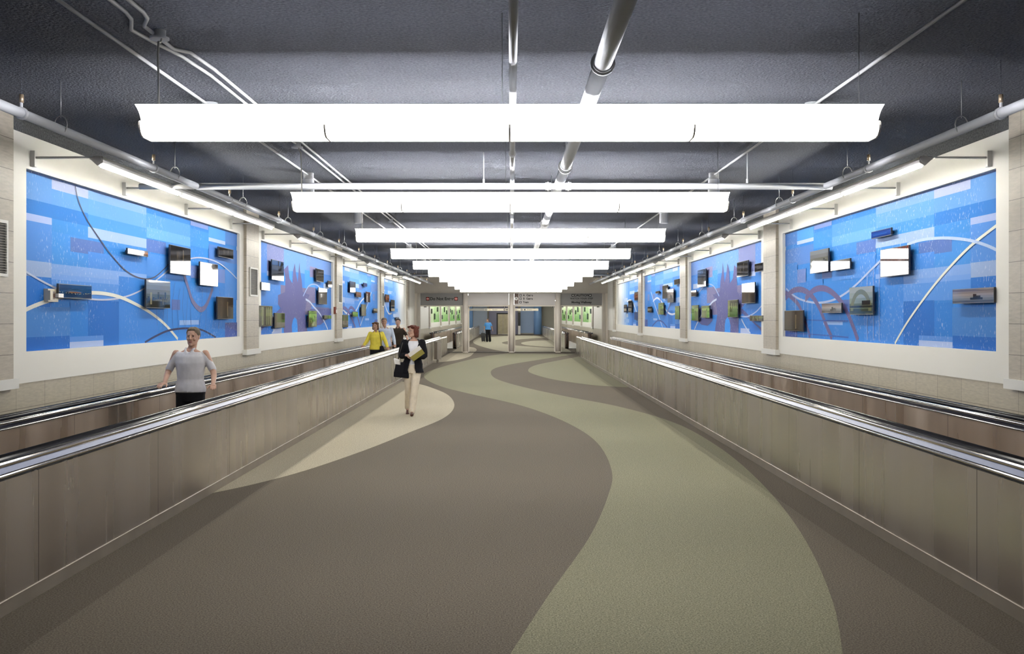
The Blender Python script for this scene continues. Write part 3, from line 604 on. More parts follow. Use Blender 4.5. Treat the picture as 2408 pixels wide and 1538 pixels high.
# ------------------------------------------------------------------ moving walkways
def walkway(side, xo, y0, y1, label, ends=False, xfar=4.42):
    """xo = corridor side face; body between xo and the wall"""
    root = empty('moving_walkway', (side*(xo+0.6), y0, 0)); ox = side*(xo+0.6)
    tag(root, label, 'moving walkway', 'moving walkways')
    def pr(prof, name, mt, par, ya=None, yb=None, smooth=False):
        m = MB(); m.prism([(side*x-ox, z) for x, z in prof], (ya if ya is not None else y0)-y0, (yb if yb is not None else y1)-y0, smooth); return m.build(name, mt, par)
    def rod(x, z, r, name, mt, par, ya=None, yb=None, sq=1.0):
        pr([(x+r*math.cos(2*PI*k/14), z+r*sq*math.sin(2*PI*k/14)) for k in range(14)], name, mt, par, ya, yb, True)
    a = pr([(xo, 0.087), (xo, 0.835), (xo+0.03, 0.835), (xo+0.03, 0.087)], 'balustrade', M['steel'], root)
    pr([(xo-0.006, 0), (xo-0.006, 0.084), (xo-0.001, 0.088), (xo+0.03, 0.088), (xo+0.03, 0)], 'kick_plate', M['kick'], a)
    pr([(xo-0.004, 0.084), (xo-0.010, 0.086), (xo-0.010, 0.090), (xo-0.002, 0.093), (xo+0.004, 0.090)], 'edge_trim', M['kick'], a)
    pr([(xo+0.012, 0.8352), (xo+0.012, 0.862), (xo+0.24, 0.862), (xo+0.24, 0.8352)], 'shadow_gap', M['gap'], a)
    pr([(xo-0.012, 0.882), (xo+0.004, 0.925), (xo+0.24, 0.925), (xo+0.24, 0.8622), (xo-0.012, 0.8622)], 'channel', M['reveal'], a)
    rod(xo-0.018, 0.868, 0.011, 'lower_molding', M['chrome'], a)
    rod(xo-0.004, 0.940, 0.025, 'upper_molding', M['chrome'], a, sq=0.75)
    rod(xo+0.022, 0.918, 0.010, 'thin_molding', M['chrome'], a)
    pr([(xo+0.20, 0.02), (xo+0.20, 0.8352), (xo+0.24, 0.8352), (xo+0.24, 0.02)], 'inner_panel', M['steel_in'], a)
    hr = [(0.042, 0.925), (0.035, 0.948), (0.045, 0.966), (0.07, 0.974), (0.10, 0.974), (0.125, 0.966), (0.135, 0.948), (0.128, 0.925)]
    pr([(xo+x, z) for x, z in hr], 'handrail', M['rubber'], root, smooth=True)
    # far side balustrade
    b = pr([(xfar, 0.02), (xfar, 0.86), (xfar+0.04, 0.86), (xfar+0.04, 0.02)], 'balustrade', M['steel_in'], root)
    pr([(xfar-0.012, 0.862), (xfar-0.012, 0.90), (xfar+0.01, 0.925), (xfar+0.30, 0.925), (xfar+0.30, 0.862)], 'channel', M['reveal'], b)
    rod(xfar-0.016, 0.872, 0.011, 'lower_molding', M['chrome'], b)
    rod(xfar-0.006, 0.926, 0.024, 'upper_molding', M['chrome'], b, sq=0.75)
    pr([(xfar+0.20, 0.0), (xfar+0.20, 0.862), (xfar+0.24, 0.862), (xfar+0.24, 0.0)], 'outer_panel', M['steel'], b)
    pr([(xfar+0.04+x, z) for x, z in hr], 'handrail', M['rubber'], root, smooth=True)
    # belt
    m = MB(); xa, xb = sorted((side*(xo+0.24)-ox, side*xfar-ox)); m.box(xa, xb, 0, y1-y0, 0.003, 0.02)
    m.build('pallet_belt', M['pallet'], root)
    # newels: rounded handrail ends
    for xx in (xo+0.02, xfar+0.02):
        for yy, dr in ((y0, -1), (y1, 1)):
            if yy < 0: continue
            n = MB(); c = [(yy+dr*0.40*math.sin(t), 0.52+0.43*math.cos(t)) for t in [PI*i/12 for i in range(13)]]
            prof = [(side*(xx+0.01)-ox, side*(xx+0.17)-ox)]
            xa, xb = prof[0]
            n.rings([[(xa, y-y0, z) for y, z in c]+[(xa, yy-y0, 0.05)], [(xb, y-y0, z) for y, z in c]+[(xb, yy-y0, 0.05)]], smooth=False)
            nw = n.build('newel', M['chrome'] if not ends else M['brown'], root)
            t = MB(); t.tube([(side*(xx+0.09)-ox, y-y0+dr*0.012, z) for y, z in c], 0.035, 8, flat=1.0); t.build('handrail_turn', M['rubber'], nw)
    return root
walkway(-1, 3.14, -4.5, 43.5, 'long steel moving walkway on the left carrying people, beside the left wall')
walkway(1, 3.095, -4.5, 43.5, 'long empty steel moving walkway along the right wall')
walkway(-1, 3.14, 56.5, 97, 'moving walkway beyond the posts on the left', ends=True)
walkway(1, 3.10, 56.5, 97, 'moving walkway beyond the posts on the right', ends=True)
# landing side walls between walkway and posts
for sd, X0 in ((-1, 3.26), (1, 3.32)):
    root = empty('landing_guard', (sd*(X0+0.12), 44.1, 0)); tag(root, 'low steel landing guard at the end of the '+('left' if sd < 0 else 'right')+' walkway, before the posts', 'guard rail', 'landing guards')
    m = MB(); m.box(-0.12, 0.12, 0, 5.8, 0, 0.80); m.build('panel', M['steel'], root)
    m = MB(); m.tube([(-sd*0.06, 0, 0.82), (-sd*0.06, 5.9, 0.82)], 0.035, 10); m.box(-0.13, 0.13, 0, 5.85, 0.80, 0.815); m.build('cap_rail', M['chrome'], root)
# hexagonal stand
root = empty('hexagonal_stand', (-2.95, 39.3, 0)); tag(root, 'grey hexagonal metal stand on a short foot beside the left walkway', 'stand')
def hexa(m, r, z0, z1): m.rings([[(r*math.cos(PI/3*k+0.5), r*math.sin(PI/3*k+0.5), z) for k in range(6)] for z in (z0, z1)], smooth=False)
m = MB(); hexa(m, 0.165, 0.14, 0.83); m.build('body', M['kick'], root)
m = MB(); hexa(m, 0.172, 0.83, 0.85); m.build('lid', M['chrome'], root)
m = MB(); hexa(m, 0.05, 0.0, 0.14); m.build('foot', M['kick'], root)

# ------------------------------------------------------------------ pendant lights
p0 = empty('pendant_light', (0, 0, 0)); A = 0.215; ZT = 3.234; HL = 2.44
wing = [(A, 0), (A-0.038, -0.0167), (A-0.067, -0.033), (A-0.085, -0.050), (A-0.099, -0.067), (A-0.110, -0.085)]
lens = [(A-0.110, -0.086), (A-0.094, -0.088), (A-0.080, -0.100), (A-0.076, -0.119), (A-0.080, -0.140), (A-0.092, -0.163), (A-0.112, -0.181), (A-0.146, -0.192)]
def sweepx(prof, x0, x1, name, mt, par, close_top=None, caps=True):
    m = MB(); ring = [(y, z) for y, z in prof]+[(-y, z) for y, z in prof[::-1]]
    m.rings([[(x0, y, ZT+z) for y, z in ring], [(x1, y, ZT+z) for y, z in ring]], caps=caps, smooth=False)
    return m.build(name, mt, par)
# wings: two thin flared shells with lit outer faces; opaque dark spine above
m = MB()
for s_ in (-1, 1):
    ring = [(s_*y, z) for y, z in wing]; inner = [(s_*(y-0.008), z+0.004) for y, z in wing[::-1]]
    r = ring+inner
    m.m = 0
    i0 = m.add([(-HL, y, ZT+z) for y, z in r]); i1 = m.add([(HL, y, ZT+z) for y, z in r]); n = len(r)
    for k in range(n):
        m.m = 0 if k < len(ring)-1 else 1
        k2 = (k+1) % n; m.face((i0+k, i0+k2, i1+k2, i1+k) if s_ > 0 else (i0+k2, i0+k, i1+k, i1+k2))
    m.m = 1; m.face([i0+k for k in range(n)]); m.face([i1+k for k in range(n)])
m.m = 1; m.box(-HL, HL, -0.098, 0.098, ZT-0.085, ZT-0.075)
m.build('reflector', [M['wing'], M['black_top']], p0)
m = MB(); m.box(-HL+0.01, HL-0.01, -0.056, 0.056, ZT-0.022, ZT-0.018)
for x in (-2.2, -1.22, 0, 1.22, 2.2): m.box(x-0.01, x+0.01, -0.05, 0.05, ZT-0.076, ZT-0.021)
m.build('uplight_baffle', M['black_top'], p0)  # added plate that cuts off the steep rays of the unseen uplight
for i in range(4):
    m = MB(); m.cyl((-HL+0.06+i*1.22, 0, ZT-0.050), (-HL+1.17+i*1.22, 0, ZT-0.050), 0.012, 8); m.build('unseen_uplight', M['added_uplight'], p0)  # unseen tubes added to throw light bands on the ceiling
for i in range(4):
    x0 = -HL+i*1.22; m = MB(); ring = [(y, z) for y, z in lens]+[(-y, z) for y, z in lens[::-1]]
    i0 = m.add([(x0+0.006, y, ZT+z) for y, z in ring]); i1 = m.add([(x0+1.214, y, ZT+z) for y, z in ring]); n = len(ring)
    for k in range(n):
        zz = (ring[k][1]+ring[(k+1) % n][1])/2; m.m = 0 if zz < -0.15 else 1; k2 = (k+1) % n; m.face((i0+k2, i0+k, i1+k, i1+k2))
    m.m = 1; m.face([i0+k for k in range(n)]); m.face([i1+k for k in range(n)][::-1]); m.build('lens', [M['lens'], M['lens_side']], p0)
for x in (-HL+0.0, -1.22, 0.0, 1.22, HL-0.0):
    m = MB(); ring = [(y, z) for y, z in lens]+[(-y, z) for y, z in lens[::-1]]
    m.rings([[(xx, y*1.03, ZT+z-0.001) for y, z in ring] for xx in (x-0.006, x+0.006)], smooth=False); m.build('lens_band', M['cap'], p0)
for x in (-0.05, 2.35):
    m = MB(); m.cyl((x, 0, ZT-0.02), (x, 0, ZC), 0.0022, 6); m.build('suspension_cable', M['wire'], p0)
m = MB(); m.tube([(-2.36, 0, ZT-0.03), (-2.362, 0, ZT+0.22), (-2.37, 0.01, ZT+0.36), (-2.38, 0.05, ZT+0.48), (-2.45, 0.28, ZC-0.12), (-2.47, 0.36, ZC-0.075)], 0.0075, 8); m.build('power_cord', M['cord'], p0)
m = MB(); m.rings([[(-2.5+r*math.cos(2*PI*k/24), 0.4+r*math.sin(2*PI*k/24), z) for k in range(24)] for r, z in ((0.045, ZC), (0.045, ZC-0.05), (0.068, ZC-0.052), (0.068, ZC-0.066), (0.05, ZC-0.07))], smooth=False); m.build('canopy', M['pipe'], p0)
FY = [6.58+4.49*k for k in range(10)]
words = ['nearest', 'second', 'third', 'fourth', 'fifth', 'sixth', 'seventh', 'eighth', 'ninth', 'tenth']
for k, y in enumerate(FY):
    o = p0 if k == 0 else dup(p0)
    o.location = (-0.01, y, 0); tag(o, words[k]+' glowing white crosswise pendant light counted from the camera'+(', the largest' if k == 0 else ''), 'pendant light', 'crosswise pendant lights')
for k in range(10):  # unseen lamps added to brighten the far hall
    o = dup(p0, (0, 54.5+4.7*k, 0)); tag(o, 'added unseen pendant light in the hall beyond the posts, hidden above the signs', 'pendant light', 'added unseen lights beyond the posts')

# ------------------------------------------------------------------ wall-wash lights on arms
w0 = empty('wall_washer', (0, 0, 0))
def washer(side):
    root = empty('wall_washer', (side*XW, 10.08, 3.5))
    def P(x, z): return (side*(x-XW), z-3.5)
    def pr(pts, name, mt, y0, y1):
        m = MB(); m.prism([P(x, z) for x, z in pts], y0, y1); return m.build(name, mt, root)
    pr([(4.345, 3.480), (4.275, 3.508), (4.222, 3.502), (4.212, 3.468), (4.216, 3.440), (4.262, 3.412), (4.262, 3.420), (4.228, 3.446), (4.224, 3.466), (4.232, 3.492), (4.278, 3.498), (4.345, 3.472)], 'housing', M['housing'], 0, 7.32)
    pr([(4.222, 3.503), (4.215, 3.500), (4.209, 3.492), (4.215, 3.489)], 'edge_trim', M['sill'], 0, 7.32)
    pr([(4.212, 3.446), (4.207, 3.440), (4.258, 3.406), (4.263, 3.411)], 'edge_trim', M['sill'], 0, 7.32)
    for y in (-0.006, 7.32):
        m = MB(); m.prism([P(x, z) for x, z in [(4.345, 3.482), (4.275, 3.512), (4.205, 3.506), (4.205, 3.438), (4.264, 3.408)]], y, y+0.006); x, z = P(4.245, 3.476)
        m.cyl((x, y-0.012, z), (x, y+0.018, z), 0.032, 20); m.build('end_plate', M['housing'], root)
    for i in range(3):
        x, z = P(4.247, 3.405)
        m = MB(); m.cyl((x, 0.05+i*2.44, z), (x, 2.37+i*2.44, z), 0.0095, 10); m.build('fluorescent_tube', M['tube'], root)
        if i:
            x, z = P(4.25, 3.45); m = MB(); m.box(x-0.035, x+0.035, i*2.44-0.02, i*2.44+0.02, z-0.045, z+0.05); m.build('joiner', M['housing'], root)
    for i in range(4):
        y = 0.1+i*2.40
        m = MB(); x0, z0 = P(4.97, 3.507); x1, z1 = P(4.27, 3.507); m.cyl((x0, y, z0), (x1, y, z1), 0.0115, 8); ar = m.build('arm', M['housing'], root)
        m = MB(); xa, xb = sorted((P(4.992, 0)[0], P(4.945, 0)[0])); m.box(xa, xb, y-0.03, y+0.03, -0.09, 0.075); m.build('wall_bracket', M['sill'], ar)
    return root
bpy.data.objects.remove(w0)
for sd in (-1, 1):
    w1 = washer(sd)
    for k in range(4):
        o = w1 if k == 0 else dup(w1, (sd*XW, 10.08+PITCH*k, 3.5))
        tag(o, nth[k]+' long grey wall-washing light on arms above the '+('left' if sd < 0 else 'right')+' wall murals', 'wall light', 'wall-washing lights above the murals')
    for k in range(4):
        o = dup(w1, (sd*XW, COLS2[k]+1.27, 3.5)); tag(o, nth[k]+' wall-washing light beyond the posts on the '+('left' if sd < 0 else 'right'), 'wall light', 'wall lights beyond the posts')

# ------------------------------------------------------------------ pipes, conduits, speakers
ZP = 1.62+EYE
def ring_h(m, x, y, r, z=ZP): m.tube([(x, y-0.012, z), (x, y+0.012, z)], r, 20)
def pipe(path, r, name, label, grp=None, n=16, mt=None):
    m = MB(); m.tube(path, r, n); root = empty(name, path[0]); root.location = (0, 0, 0); tag(root, label, 'pipe', grp); m.build('pipe_run', mt or M['pipe'], root); return root
def couple(root, x, y, r, z=ZP, name='coupling', ax='y'):
    m = MB(); a, b = ((x, y-0.035, z), (x, y+0.035, z)) if ax == 'y' else ((x-0.035, y, z), (x+0.035, y, z))
    m.tube([a, b], r*1.22, 16); a2, b2 = ((x, y-0.010, z), (x, y+0.010, z)) if ax == 'y' else ((x-0.010, y, z), (x+0.010, y, z))
    m.tube([a2, b2], r*1.45, 16); m.build(name, M['pipe'], root)
pa = pipe([(0.012, -2, ZP), (0.012, 46, ZP)], 0.026, 'sprinkler_pipe', 'thin white pipe running lengthwise along the ceiling centre')
for y in (9.7, 15.3, 22): couple(pa, 0.012, y, 0.026)
pb = pipe([(0.585, -2, ZP), (0.585, 46, ZP)], 0.058, 'sprinkler_pipe', 'thick white pipe running lengthwise, right of the ceiling centre')
for y in (6.25, 10.55, 17.0, 26.0): couple(pb, 0.585, y, 0.055)
for root, x, r in ((pa, 0.012, 0.026), (pb, 0.585, 0.058)):
    for y in (3.5, 10.4, 14.2, 18.9, 25, 31):
        m = MB(); m.cyl((x, y, ZP+r), (x, y, ZC), 0.005, 6); m.tube([(x, y-0.012, ZP), (x, y+0.012, ZP)], r*1.12, 16); m.build('hanger', M['pipe'], root)
for y, nm in ((12.14, 'nearer'), (38.0, 'farther')):
    pc = pipe([(-3.9 if y < 20 else -3.95, y, ZP), (3.98, y, ZP)], 0.041, 'sprinkler_pipe', nm+' white cross pipe joining the lengthwise pipes under the ceiling', 'cross pipes')
    for x in (0.46, 0.71): couple(pc, x, y, 0.041, ax='x')
    for x in (-0.34, 2.93):
        m = MB(); m.cyl((x, y, ZP+0.04), (x, y, ZC), 0.006, 6); m.cyl((x, y, ZP+0.03), (x, y, ZP+0.09), 0.013, 8); m.build('hanger', M['pipe'], pc)
    m = MB(); m.tube([(-4.62, y+0.02, ZP+0.0), (-3.94, y+0.02, ZP+0.0)], 0.036, 12); m.build('pipe_stub', M['conduit'], pc)
for sd in (-1, 1):
    ps = pipe([(sd*3.9, -2, ZP), (sd*3.9, 48.5, ZP)], 0.04, 'sprinkler_pipe', 'long grey pipe along the '+('left' if sd < 0 else 'right')+' edge of the ceiling', 'side pipes')
    for k in range(14):
        y = 7.79+2.88*k
        m = MB(); m.tube([(sd*3.9, y-0.02, ZP), (sd*3.9, y+0.02, ZP)], 0.05, 16); m.box(sd*3.9-0.006, sd*3.9+0.006, y-0.012, y+0.012, ZP+0.045, ZP+0.085); hg = m.build('hanger', M['pipe'], ps)
        m = MB(); m.cyl((sd*3.9, y, ZP+0.085), (sd*3.9, y, ZP+0.15), 0.018, 8); m.build('clip', M['brass'], hg)
        m = MB(); m.cyl((sd*3.9, y, ZP+0.15), (sd*3.9, y, ZC), 0.003, 6); m.build('rod', M['ceiling'], hg)
        y += 0.68
        m = MB(); m.cyl((sd*3.9, y, ZP+0.10), (sd*3.9, y, ZC), 0.004, 6)
        m.tube([(sd*3.9+0.055*math.cos(t), y, ZP+0.045+0.075*math.sin(t)) for t in [2*PI*i/14 for i in range(15)]], 0.006, 6, caps=False); m.build('rod_hanger', M['wire'], ps)
# electrical conduits
def conduit(path, label, r=0.014, grp='ceiling conduits'):
    m = MB(); m.tube(path, r, 10); return tag(m.build('conduit', M['conduit']), label, 'conduit', grp)
conduit([(-2.88, -2, ZC-0.03), (-2.88, 46, ZC-0.03)], 'single conduit along the ceiling carrying the left speakers')
conduit([(2.88, -2, ZC-0.03), (2.88, 46, ZC-0.03)], 'single conduit along the ceiling carrying the right speakers')
def jog(x, jx):
    pts = [(x+jx, -2, ZC-0.02), (x+jx, 6.22, ZC-0.02), (x, 6.42, ZC-0.03), (x, 6.9, ZC-0.03)]
    if jx > 0: pts += [(x, 7.22, ZC-0.03), (x+0.08, 7.42, ZC-0.02), (x+0.08, 7.9, ZC-0.02), (x+0.08, 46, ZC-0.02)]
    else: pts += [(x, 46, ZC-0.02)]
    return pts
conduit([(-2.55, -2, ZC-0.02), (-2.56, 6.5, ZC-0.02), (-2.57, 6.62, ZC-0.03), (-2.665, 6.86, ZC-0.03), (-2.63, 7.15, ZC-0.028), (-2.56, 7.6, ZC-0.02), (-2.52, 8.2, ZC-0.02), (-2.51, 46, ZC-0.02)], 'outer conduit of the jogging pair over the left ends of the pendants')
conduit([(-2.44, -2, ZC-0.02), (-2.445, 6.5, ZC-0.02), (-2.455, 6.6, ZC-0.03), (-2.545, 6.78, ZC-0.03), (-2.54, 7.36, ZC-0.03), (-2.46, 7.5, ZC-0.02), (-2.43, 8.0, ZC-0.02), (-2.41, 46, ZC-0.02)], 'inner conduit of the jogging pair over the left ends of the pendants')
# hanging speakers
s0 = empty('ceiling_speaker', (0, 0, 0))
m = MB(); m.rings([[(r*math.cos(2*PI*k/20), r*math.sin(2*PI*k/20), z) for k in range(20)] for r, z in ((0.072, 0), (0.072, -0.055), (0.068, -0.058), (0.072, -0.064), (0.072, -0.085), (0.060, -0.088))], smooth=False); m.build('mounting_box', M['pipe'], s0)
m = MB(); m.rings([[(r*math.cos(2*PI*k/20), r*math.sin(2*PI*k/20), z) for k in range(20)] for r, z in ((0.060, -0.088), (0.080, -0.092), (0.083, -0.26), (0.078, -0.28))], smooth=False); m.build('can', M['pipe'], s0)
first = True
for sd in (-1, 1):
    for k in range(7):
        o = s0 if first else dup(s0); first = False
        o.location = (sd*2.88, 9.35+4.55*k, ZC); tag(o, nth[min(k, 3)]+(' ' if k < 4 else ', or farther, ')+'white can speaker under the ceiling on the '+('left' if sd < 0 else 'right') if k < 4 else ['fifth', 'sixth', 'seventh'][k-4]+' white can speaker under the ceiling on the '+('left' if sd < 0 else 'right'), 'speaker', 'can speakers under the ceiling')

# ------------------------------------------------------------------ end wall, posts, signs
m = MB(); m.m = 0; m.box(-5.0, 5.0, YEND, YEND+0.35, 3.06, ZC)
for sd in (-1, 1):
    xa, xb = sorted((sd*4.86, sd*5.0)); m.m = 1; m.box(xa, xb, YEND, YEND+0.35, 0, 3.06)
    xa, xb = sorted((sd*4.72, sd*4.86)); m.m = 0; m.box(xa, xb, YEND-0.05, YEND+0.35, 0, 3.06)
m.m = 1; m.box(-4.72, 4.72, YEND, YEND+0.3, 2.385, 2.445)
tag(m.build('wall_end', [M['beige'], M['beige_light']]), kind='structure')
m = MB(); m.box(-3.3, 3.3, YEND-0.10, YEND+0.16, 0.0, 0.035); tag(m.build('trim_1', mat('threshold', (0.05, 0.04, 0.03), rough=0.6)), kind='structure')
PX = [-2.357, 0.02, 2.42]
for i, x in enumerate(PX):
    root = empty('round_post', (x, YEND-0.12, 0)); tag(root, ['left', 'middle', 'right'][i]+' of the three round cream posts at the end of the corridor', 'post', 'round posts at the corridor end')
    m = MB(); m.cyl((0, 0, 0), (0, 0, 3.06), 0.135, 32); m.build('shaft', M['post'], root)
    for f in m.f: pass
    m = MB(); m.box(-0.19, 0.19, 0.06, 0.2, 0, 2.445); m.build('door_mullion', M['beige_light'], root)
    m = MB(); m.cyl((0, 0, 0), (0, 0, 0.05), 0.142, 32); m.build('base_ring', M['post'], root)

def text_mesh(body, size, name, mt, parent, loc, spacing=1.0, bold=0.0):
    cu = bpy.data.curves.new(name, 'FONT'); cu.body = body; cu.size = size; cu.extrude = 0.004; cu.align_x = 'CENTER'; cu.align_y = 'CENTER'; cu.space_character = spacing; cu.offset = bold
    to = bpy.data.objects.new('tmp', cu); C.objects.link(to); bpy.context.view_layer.update()
    me = bpy.data.meshes.new_from_object(to.evaluated_get(bpy.context.evaluated_depsgraph_get())); bpy.data.objects.remove(to)
    me.materials.clear(); me.materials.append(mt)
    o = bpy.data.objects.new(name, me); C.objects.link(o); o.parent = parent; o.location = loc; o.rotation_euler = (PI/2, 0, 0); return o
def sign(x0, x1, mt, label):
    root = empty('sign_panel', ((x0+x1)/2, YEND-0.04, 2.75)); tag(root, label, 'sign', 'overhead signs between the posts')
    m = MB(); m.box(x0-(x0+x1)/2, x1-(x0+x1)/2, -0.02, 0.035, -0.305, 0.31); m.build('panel', mt, root); return root
PXM = F/(YEND-0.06)
def sx(px): return (px-CX)/PXM
def sz(py): return EYE+(CY-py)/PXM-2.75
# left: Do Not Enter
s = sign(-4.70, -2.49, M['sign_dark'], 'shaded grey overhead sign reading Do Not Enter at the far left'); cx0 = s.location.x; yf = -0.026
text_mesh('Do Not Enter', 0.215, 'lettering', M['black'], s, (sx(1038.9)-cx0, yf, sz(702.8)), 1.0, 0.006)
for px in (1005.8, 1072.5):
    m = MB(); cx_, cz = sx(px)-cx0, sz(702.8); m.box(cx_-0.092, cx_+0.092, yf, yf+0.01, cz-0.092, cz+0.092); sq = m.build('symbol_square', M['black'], s)
    m = MB(); m.cyl((cx_, yf-0.004, cz), (cx_, yf+0.001, cz), 0.078, 24); m.build('red_disc', M['red'], sq)
    m = MB(); m.box(cx_-0.055, cx_+0.055, yf-0.008, yf-0.004, cz-0.016, cz+0.016); m.build('white_bar', M['signwhite'], sq)
s = sign(-2.22, -0.12, M['sign_light'], 'blank light grey overhead panel between the left and middle posts')
s = sign(0.16, 2.28, M['sign_light'], 'light grey overhead sign listing A Gates, B Gates and Train'); cx0 = s.location.x
m = MB(); m.box(sx(1209.3)-cx0, sx(1218.9)-cx0, yf+0.002, yf+0.01, sz(714.5), sz(690.5)); m.build('arrow_panel', M['brown'], s)
m = MB(); m.cyl((sx(1214)-cx0, yf-0.004, sz(702.3)), (sx(1214)-cx0, yf+0.003, sz(702.3)), 0.088, 24); m.build('arrow_disc', M['signwhite'], s)
ax, az = sx(1214)-cx0, sz(702.3)
m = MB(); m.box(ax-0.012, ax+0.012, yf-0.008, yf-0.004, az-0.055, az+0.04)
for sg in (-1, 1): m.rings([[(ax, yy, az+0.062), (ax+sg*0.05, yy, az+0.012), (ax+sg*0.05, yy, az-0.012), (ax, yy, az+0.036)] for yy in (yf-0.008, yf-0.004)], smooth=False)
m.build('arrow', M['black'], s)
for py, tx, px in ((694.7, 'A  Gates', 1241.5), (702.5, 'B  Gates', 1241.5), (710.8, 'Train', 1236.5)):
    text_mesh(tx, 0.145, 'lettering', M['black'], s, (sx(px)-cx0, yf, sz(py)), 1.0, 0.004)
    m = MB(); cx_, cz = sx(1224)-cx0, sz(py); m.box(cx_-0.058, cx_+0.058, yf, yf+0.008, cz-0.058, cz+0.058); q_ = m.build('symbol_square', M['black'], s)
    m = MB()
    if tx == 'Train': m.box(cx_-0.025, cx_+0.025, yf-0.004, yf, cz-0.03, cz+0.03)
    else: m.box(cx_-0.012, cx_+0.012, yf-0.004, yf, cz-0.04, cz+0.04); m.box(cx_-0.04, cx_+0.04, yf-0.0042, yf, cz-0.008, cz+0.012)
    m.build('symbol', M['signwhite'], q_)
s = sign(2.56, 4.70, M['sign_dark'], 'shaded grey overhead sign reading Caution Watch Your Step Moving Walkway at the far right'); cx0 = s.location.x
text_mesh('CAUTION', 0.165, 'lettering', M['black'], s, (sx(1367.5)-cx0, yf, sz(694.6)), 1.1, 0.006)
text_mesh('WATCH YOUR STEP', 0.118, 'lettering', M['black'], s, (sx(1367.5)-cx0, yf, sz(702.2)), 1.12, 0.004)
text_mesh('Moving Walkway', 0.15, 'lettering', M['black'], s, (sx(1367.5)-cx0, yf, sz(711)), 1.0, 0.006)
m = MB(); m.box(sx(1344)-cx0, sx(1391)-cx0, yf+0.002, yf+0.01, sz(706.8), sz(706.5)); m.build('rule', M['black'], s)
for px, d in ((1347, 1), (1388, -1)):
    cx_, cz = sx(px)-cx0, sz(694.6); m = MB(); m.box(cx_-0.065, cx_+0.065, yf, yf+0.008, cz-0.065, cz+0.065); q_ = m.build('symbol_square', M['black'], s)
    m = MB(); m.rings([[(cx_-d*0.04, yy, cz), (cx_+d*0.035, yy, cz+0.04), (cx_+d*0.035, yy, cz-0.04)] for yy in (yf-0.004, yf+0.001)], smooth=False); m.build('symbol', M['signwhite'], q_)
# small sprinkler-like fittings under the header at the posts
m0 = None
for i, x in enumerate((-4.45, -2.15, -0.35, 2.2, 2.64, 4.5)):
    root = empty('door_sensor', (x, YEND-0.02, 2.335)); tag(root, 'small black sensor under the sign band, '+['leftmost', 'second from the left', 'third from the left', 'third from the right', 'second from the right', 'rightmost'][i], 'sensor', 'sensors under the sign band')
    m = MB(); m.box(-0.06, 0.06, -0.04, 0.04, 0, 0.05); m.build('case', M['black'], root)
    m = MB(); m.cyl((0, -0.04, 0.02), (0, -0.06, 0.02), 0.018, 12); m.build('eye', M['signwhite'], root)

# ------------------------------------------------------------------ far hall
FP = F/YFAR
def fx(px): return (px-CX)/FP
m = MB(); m.m = 0; m.box(-6, 6, YFAR, YFAR+0.3, 0, ZC)
m.m = 1; m.box(fx(1113), fx(1146), YFAR-0.05, YFAR, 0, ZC)
m.m = 2; m.box(fx(1150), fx(1218), YFAR-0.6, YFAR, 0, ZC)
m.m = 3; m.box(fx(1224), fx(1258), YFAR-0.05, YFAR, 0.12, ZC)
m.m = 4; m.box(fx(1272), 5, YFAR-0.06, YFAR, 0, ZC)
tag(m.build('wall_far', [M['beige'], mat('pale_blue_wall', (0.52, 0.60, 0.72), rough=0.6), mat('purple_grey_wall', (0.19, 0.185, 0.28), rough=0.4), mat('blue_wall', (0.42, 0.56, 0.80), rough=0.5), mat('olive_grey_wall', (0.52, 0.50, 0.42), rough=0.6)]), kind='structure')
for i, (px, r) in enumerate(((1107.5, 0.24), (1264, 0.42))):
    m = MB(); m.cyl((fx(px), YFAR-0.9, 0), (fx(px), YFAR-0.9, ZC), r, 24)
    tag(m.build('round_column', mat('blue_column', (0.28, 0.50, 0.90), rough=0.35)), 'blue round column before the far wall, '+('beside the left post' if i == 0 else 'right of the middle post'), 'column', 'blue columns at the far wall')
root = empty('elevator', (fx(1183), YFAR-0.6, 0)); tag(root, 'steel elevator doors in a dark frame on the far purple-grey wall', 'elevator')
ew = 0.54; eh = 2.12
m = MB(); m.box(-ew-0.14, -ew, -0.04, 0, 0, eh+0.14); m.box(ew, ew+0.14, -0.04, 0, 0, eh+0.14); m.box(-ew, ew, -0.04, 0, eh, eh+0.14); m.build('frame', M['black'], root)
for a_, b_ in ((-ew, -0.008), (0.008, ew)):
    m = MB(); m.box(a_, b_, -0.03, -0.005, 0.02, eh); m.build('door', mat('elevator_steel', (0.36, 0.31, 0.20), rough=0.4, metal=0.3, noise=(3, 0.15)), root)
m = MB(); m.box(-ew, ew, -0.06, 0, 0, 0.02); m.build('sill', M['chrome'], root)
# hanging sign in the far hall
YS = 85.0; hp = F/YS
root = empty('hanging_sign', (0, YS, EYE+(CY-731)/hp)); tag(root, 'long narrow cream sign hanging across the hall beyond the posts', 'sign')
def hx(px): return (px-CX)/hp
hh = 5.5/hp
m = MB(); m.box(hx(1103), hx(1140), -0.03, 0.03, 0, hh); m.build('blank_panel', M['sign_dark'], root)
m = MB(); m.box(hx(1140), hx(1266), -0.03, 0.03, 0, hh); m.build('panel', mat('sign_cream', (0.62, 0.56, 0.45), rough=0.5), root)
for px in (1143, 1186.5, 1227):
    m = MB(); m.cyl((hx(px), -0.04, hh/2), (hx(px), -0.03, hh/2), 0.085, 16); m.build('arrow_disc', M['black'], root)
    m = MB(); m.box(hx(px)-0.02, hx(px)+0.02, -0.045, -0.04, hh/2-0.04, hh/2+0.05); m.build('arrow', M['signwhite'], root)
for px, t in ((1152, 'y'), (1192, 'b'), (1234, 'b')):
    m = MB(); m.box(hx(px)-0.06, hx(px)+0.06, -0.036, -0.03, hh/2-0.06, hh/2+0.06); m.build('symbol_square', M['brass'] if t == 'y' else M['black'], root)
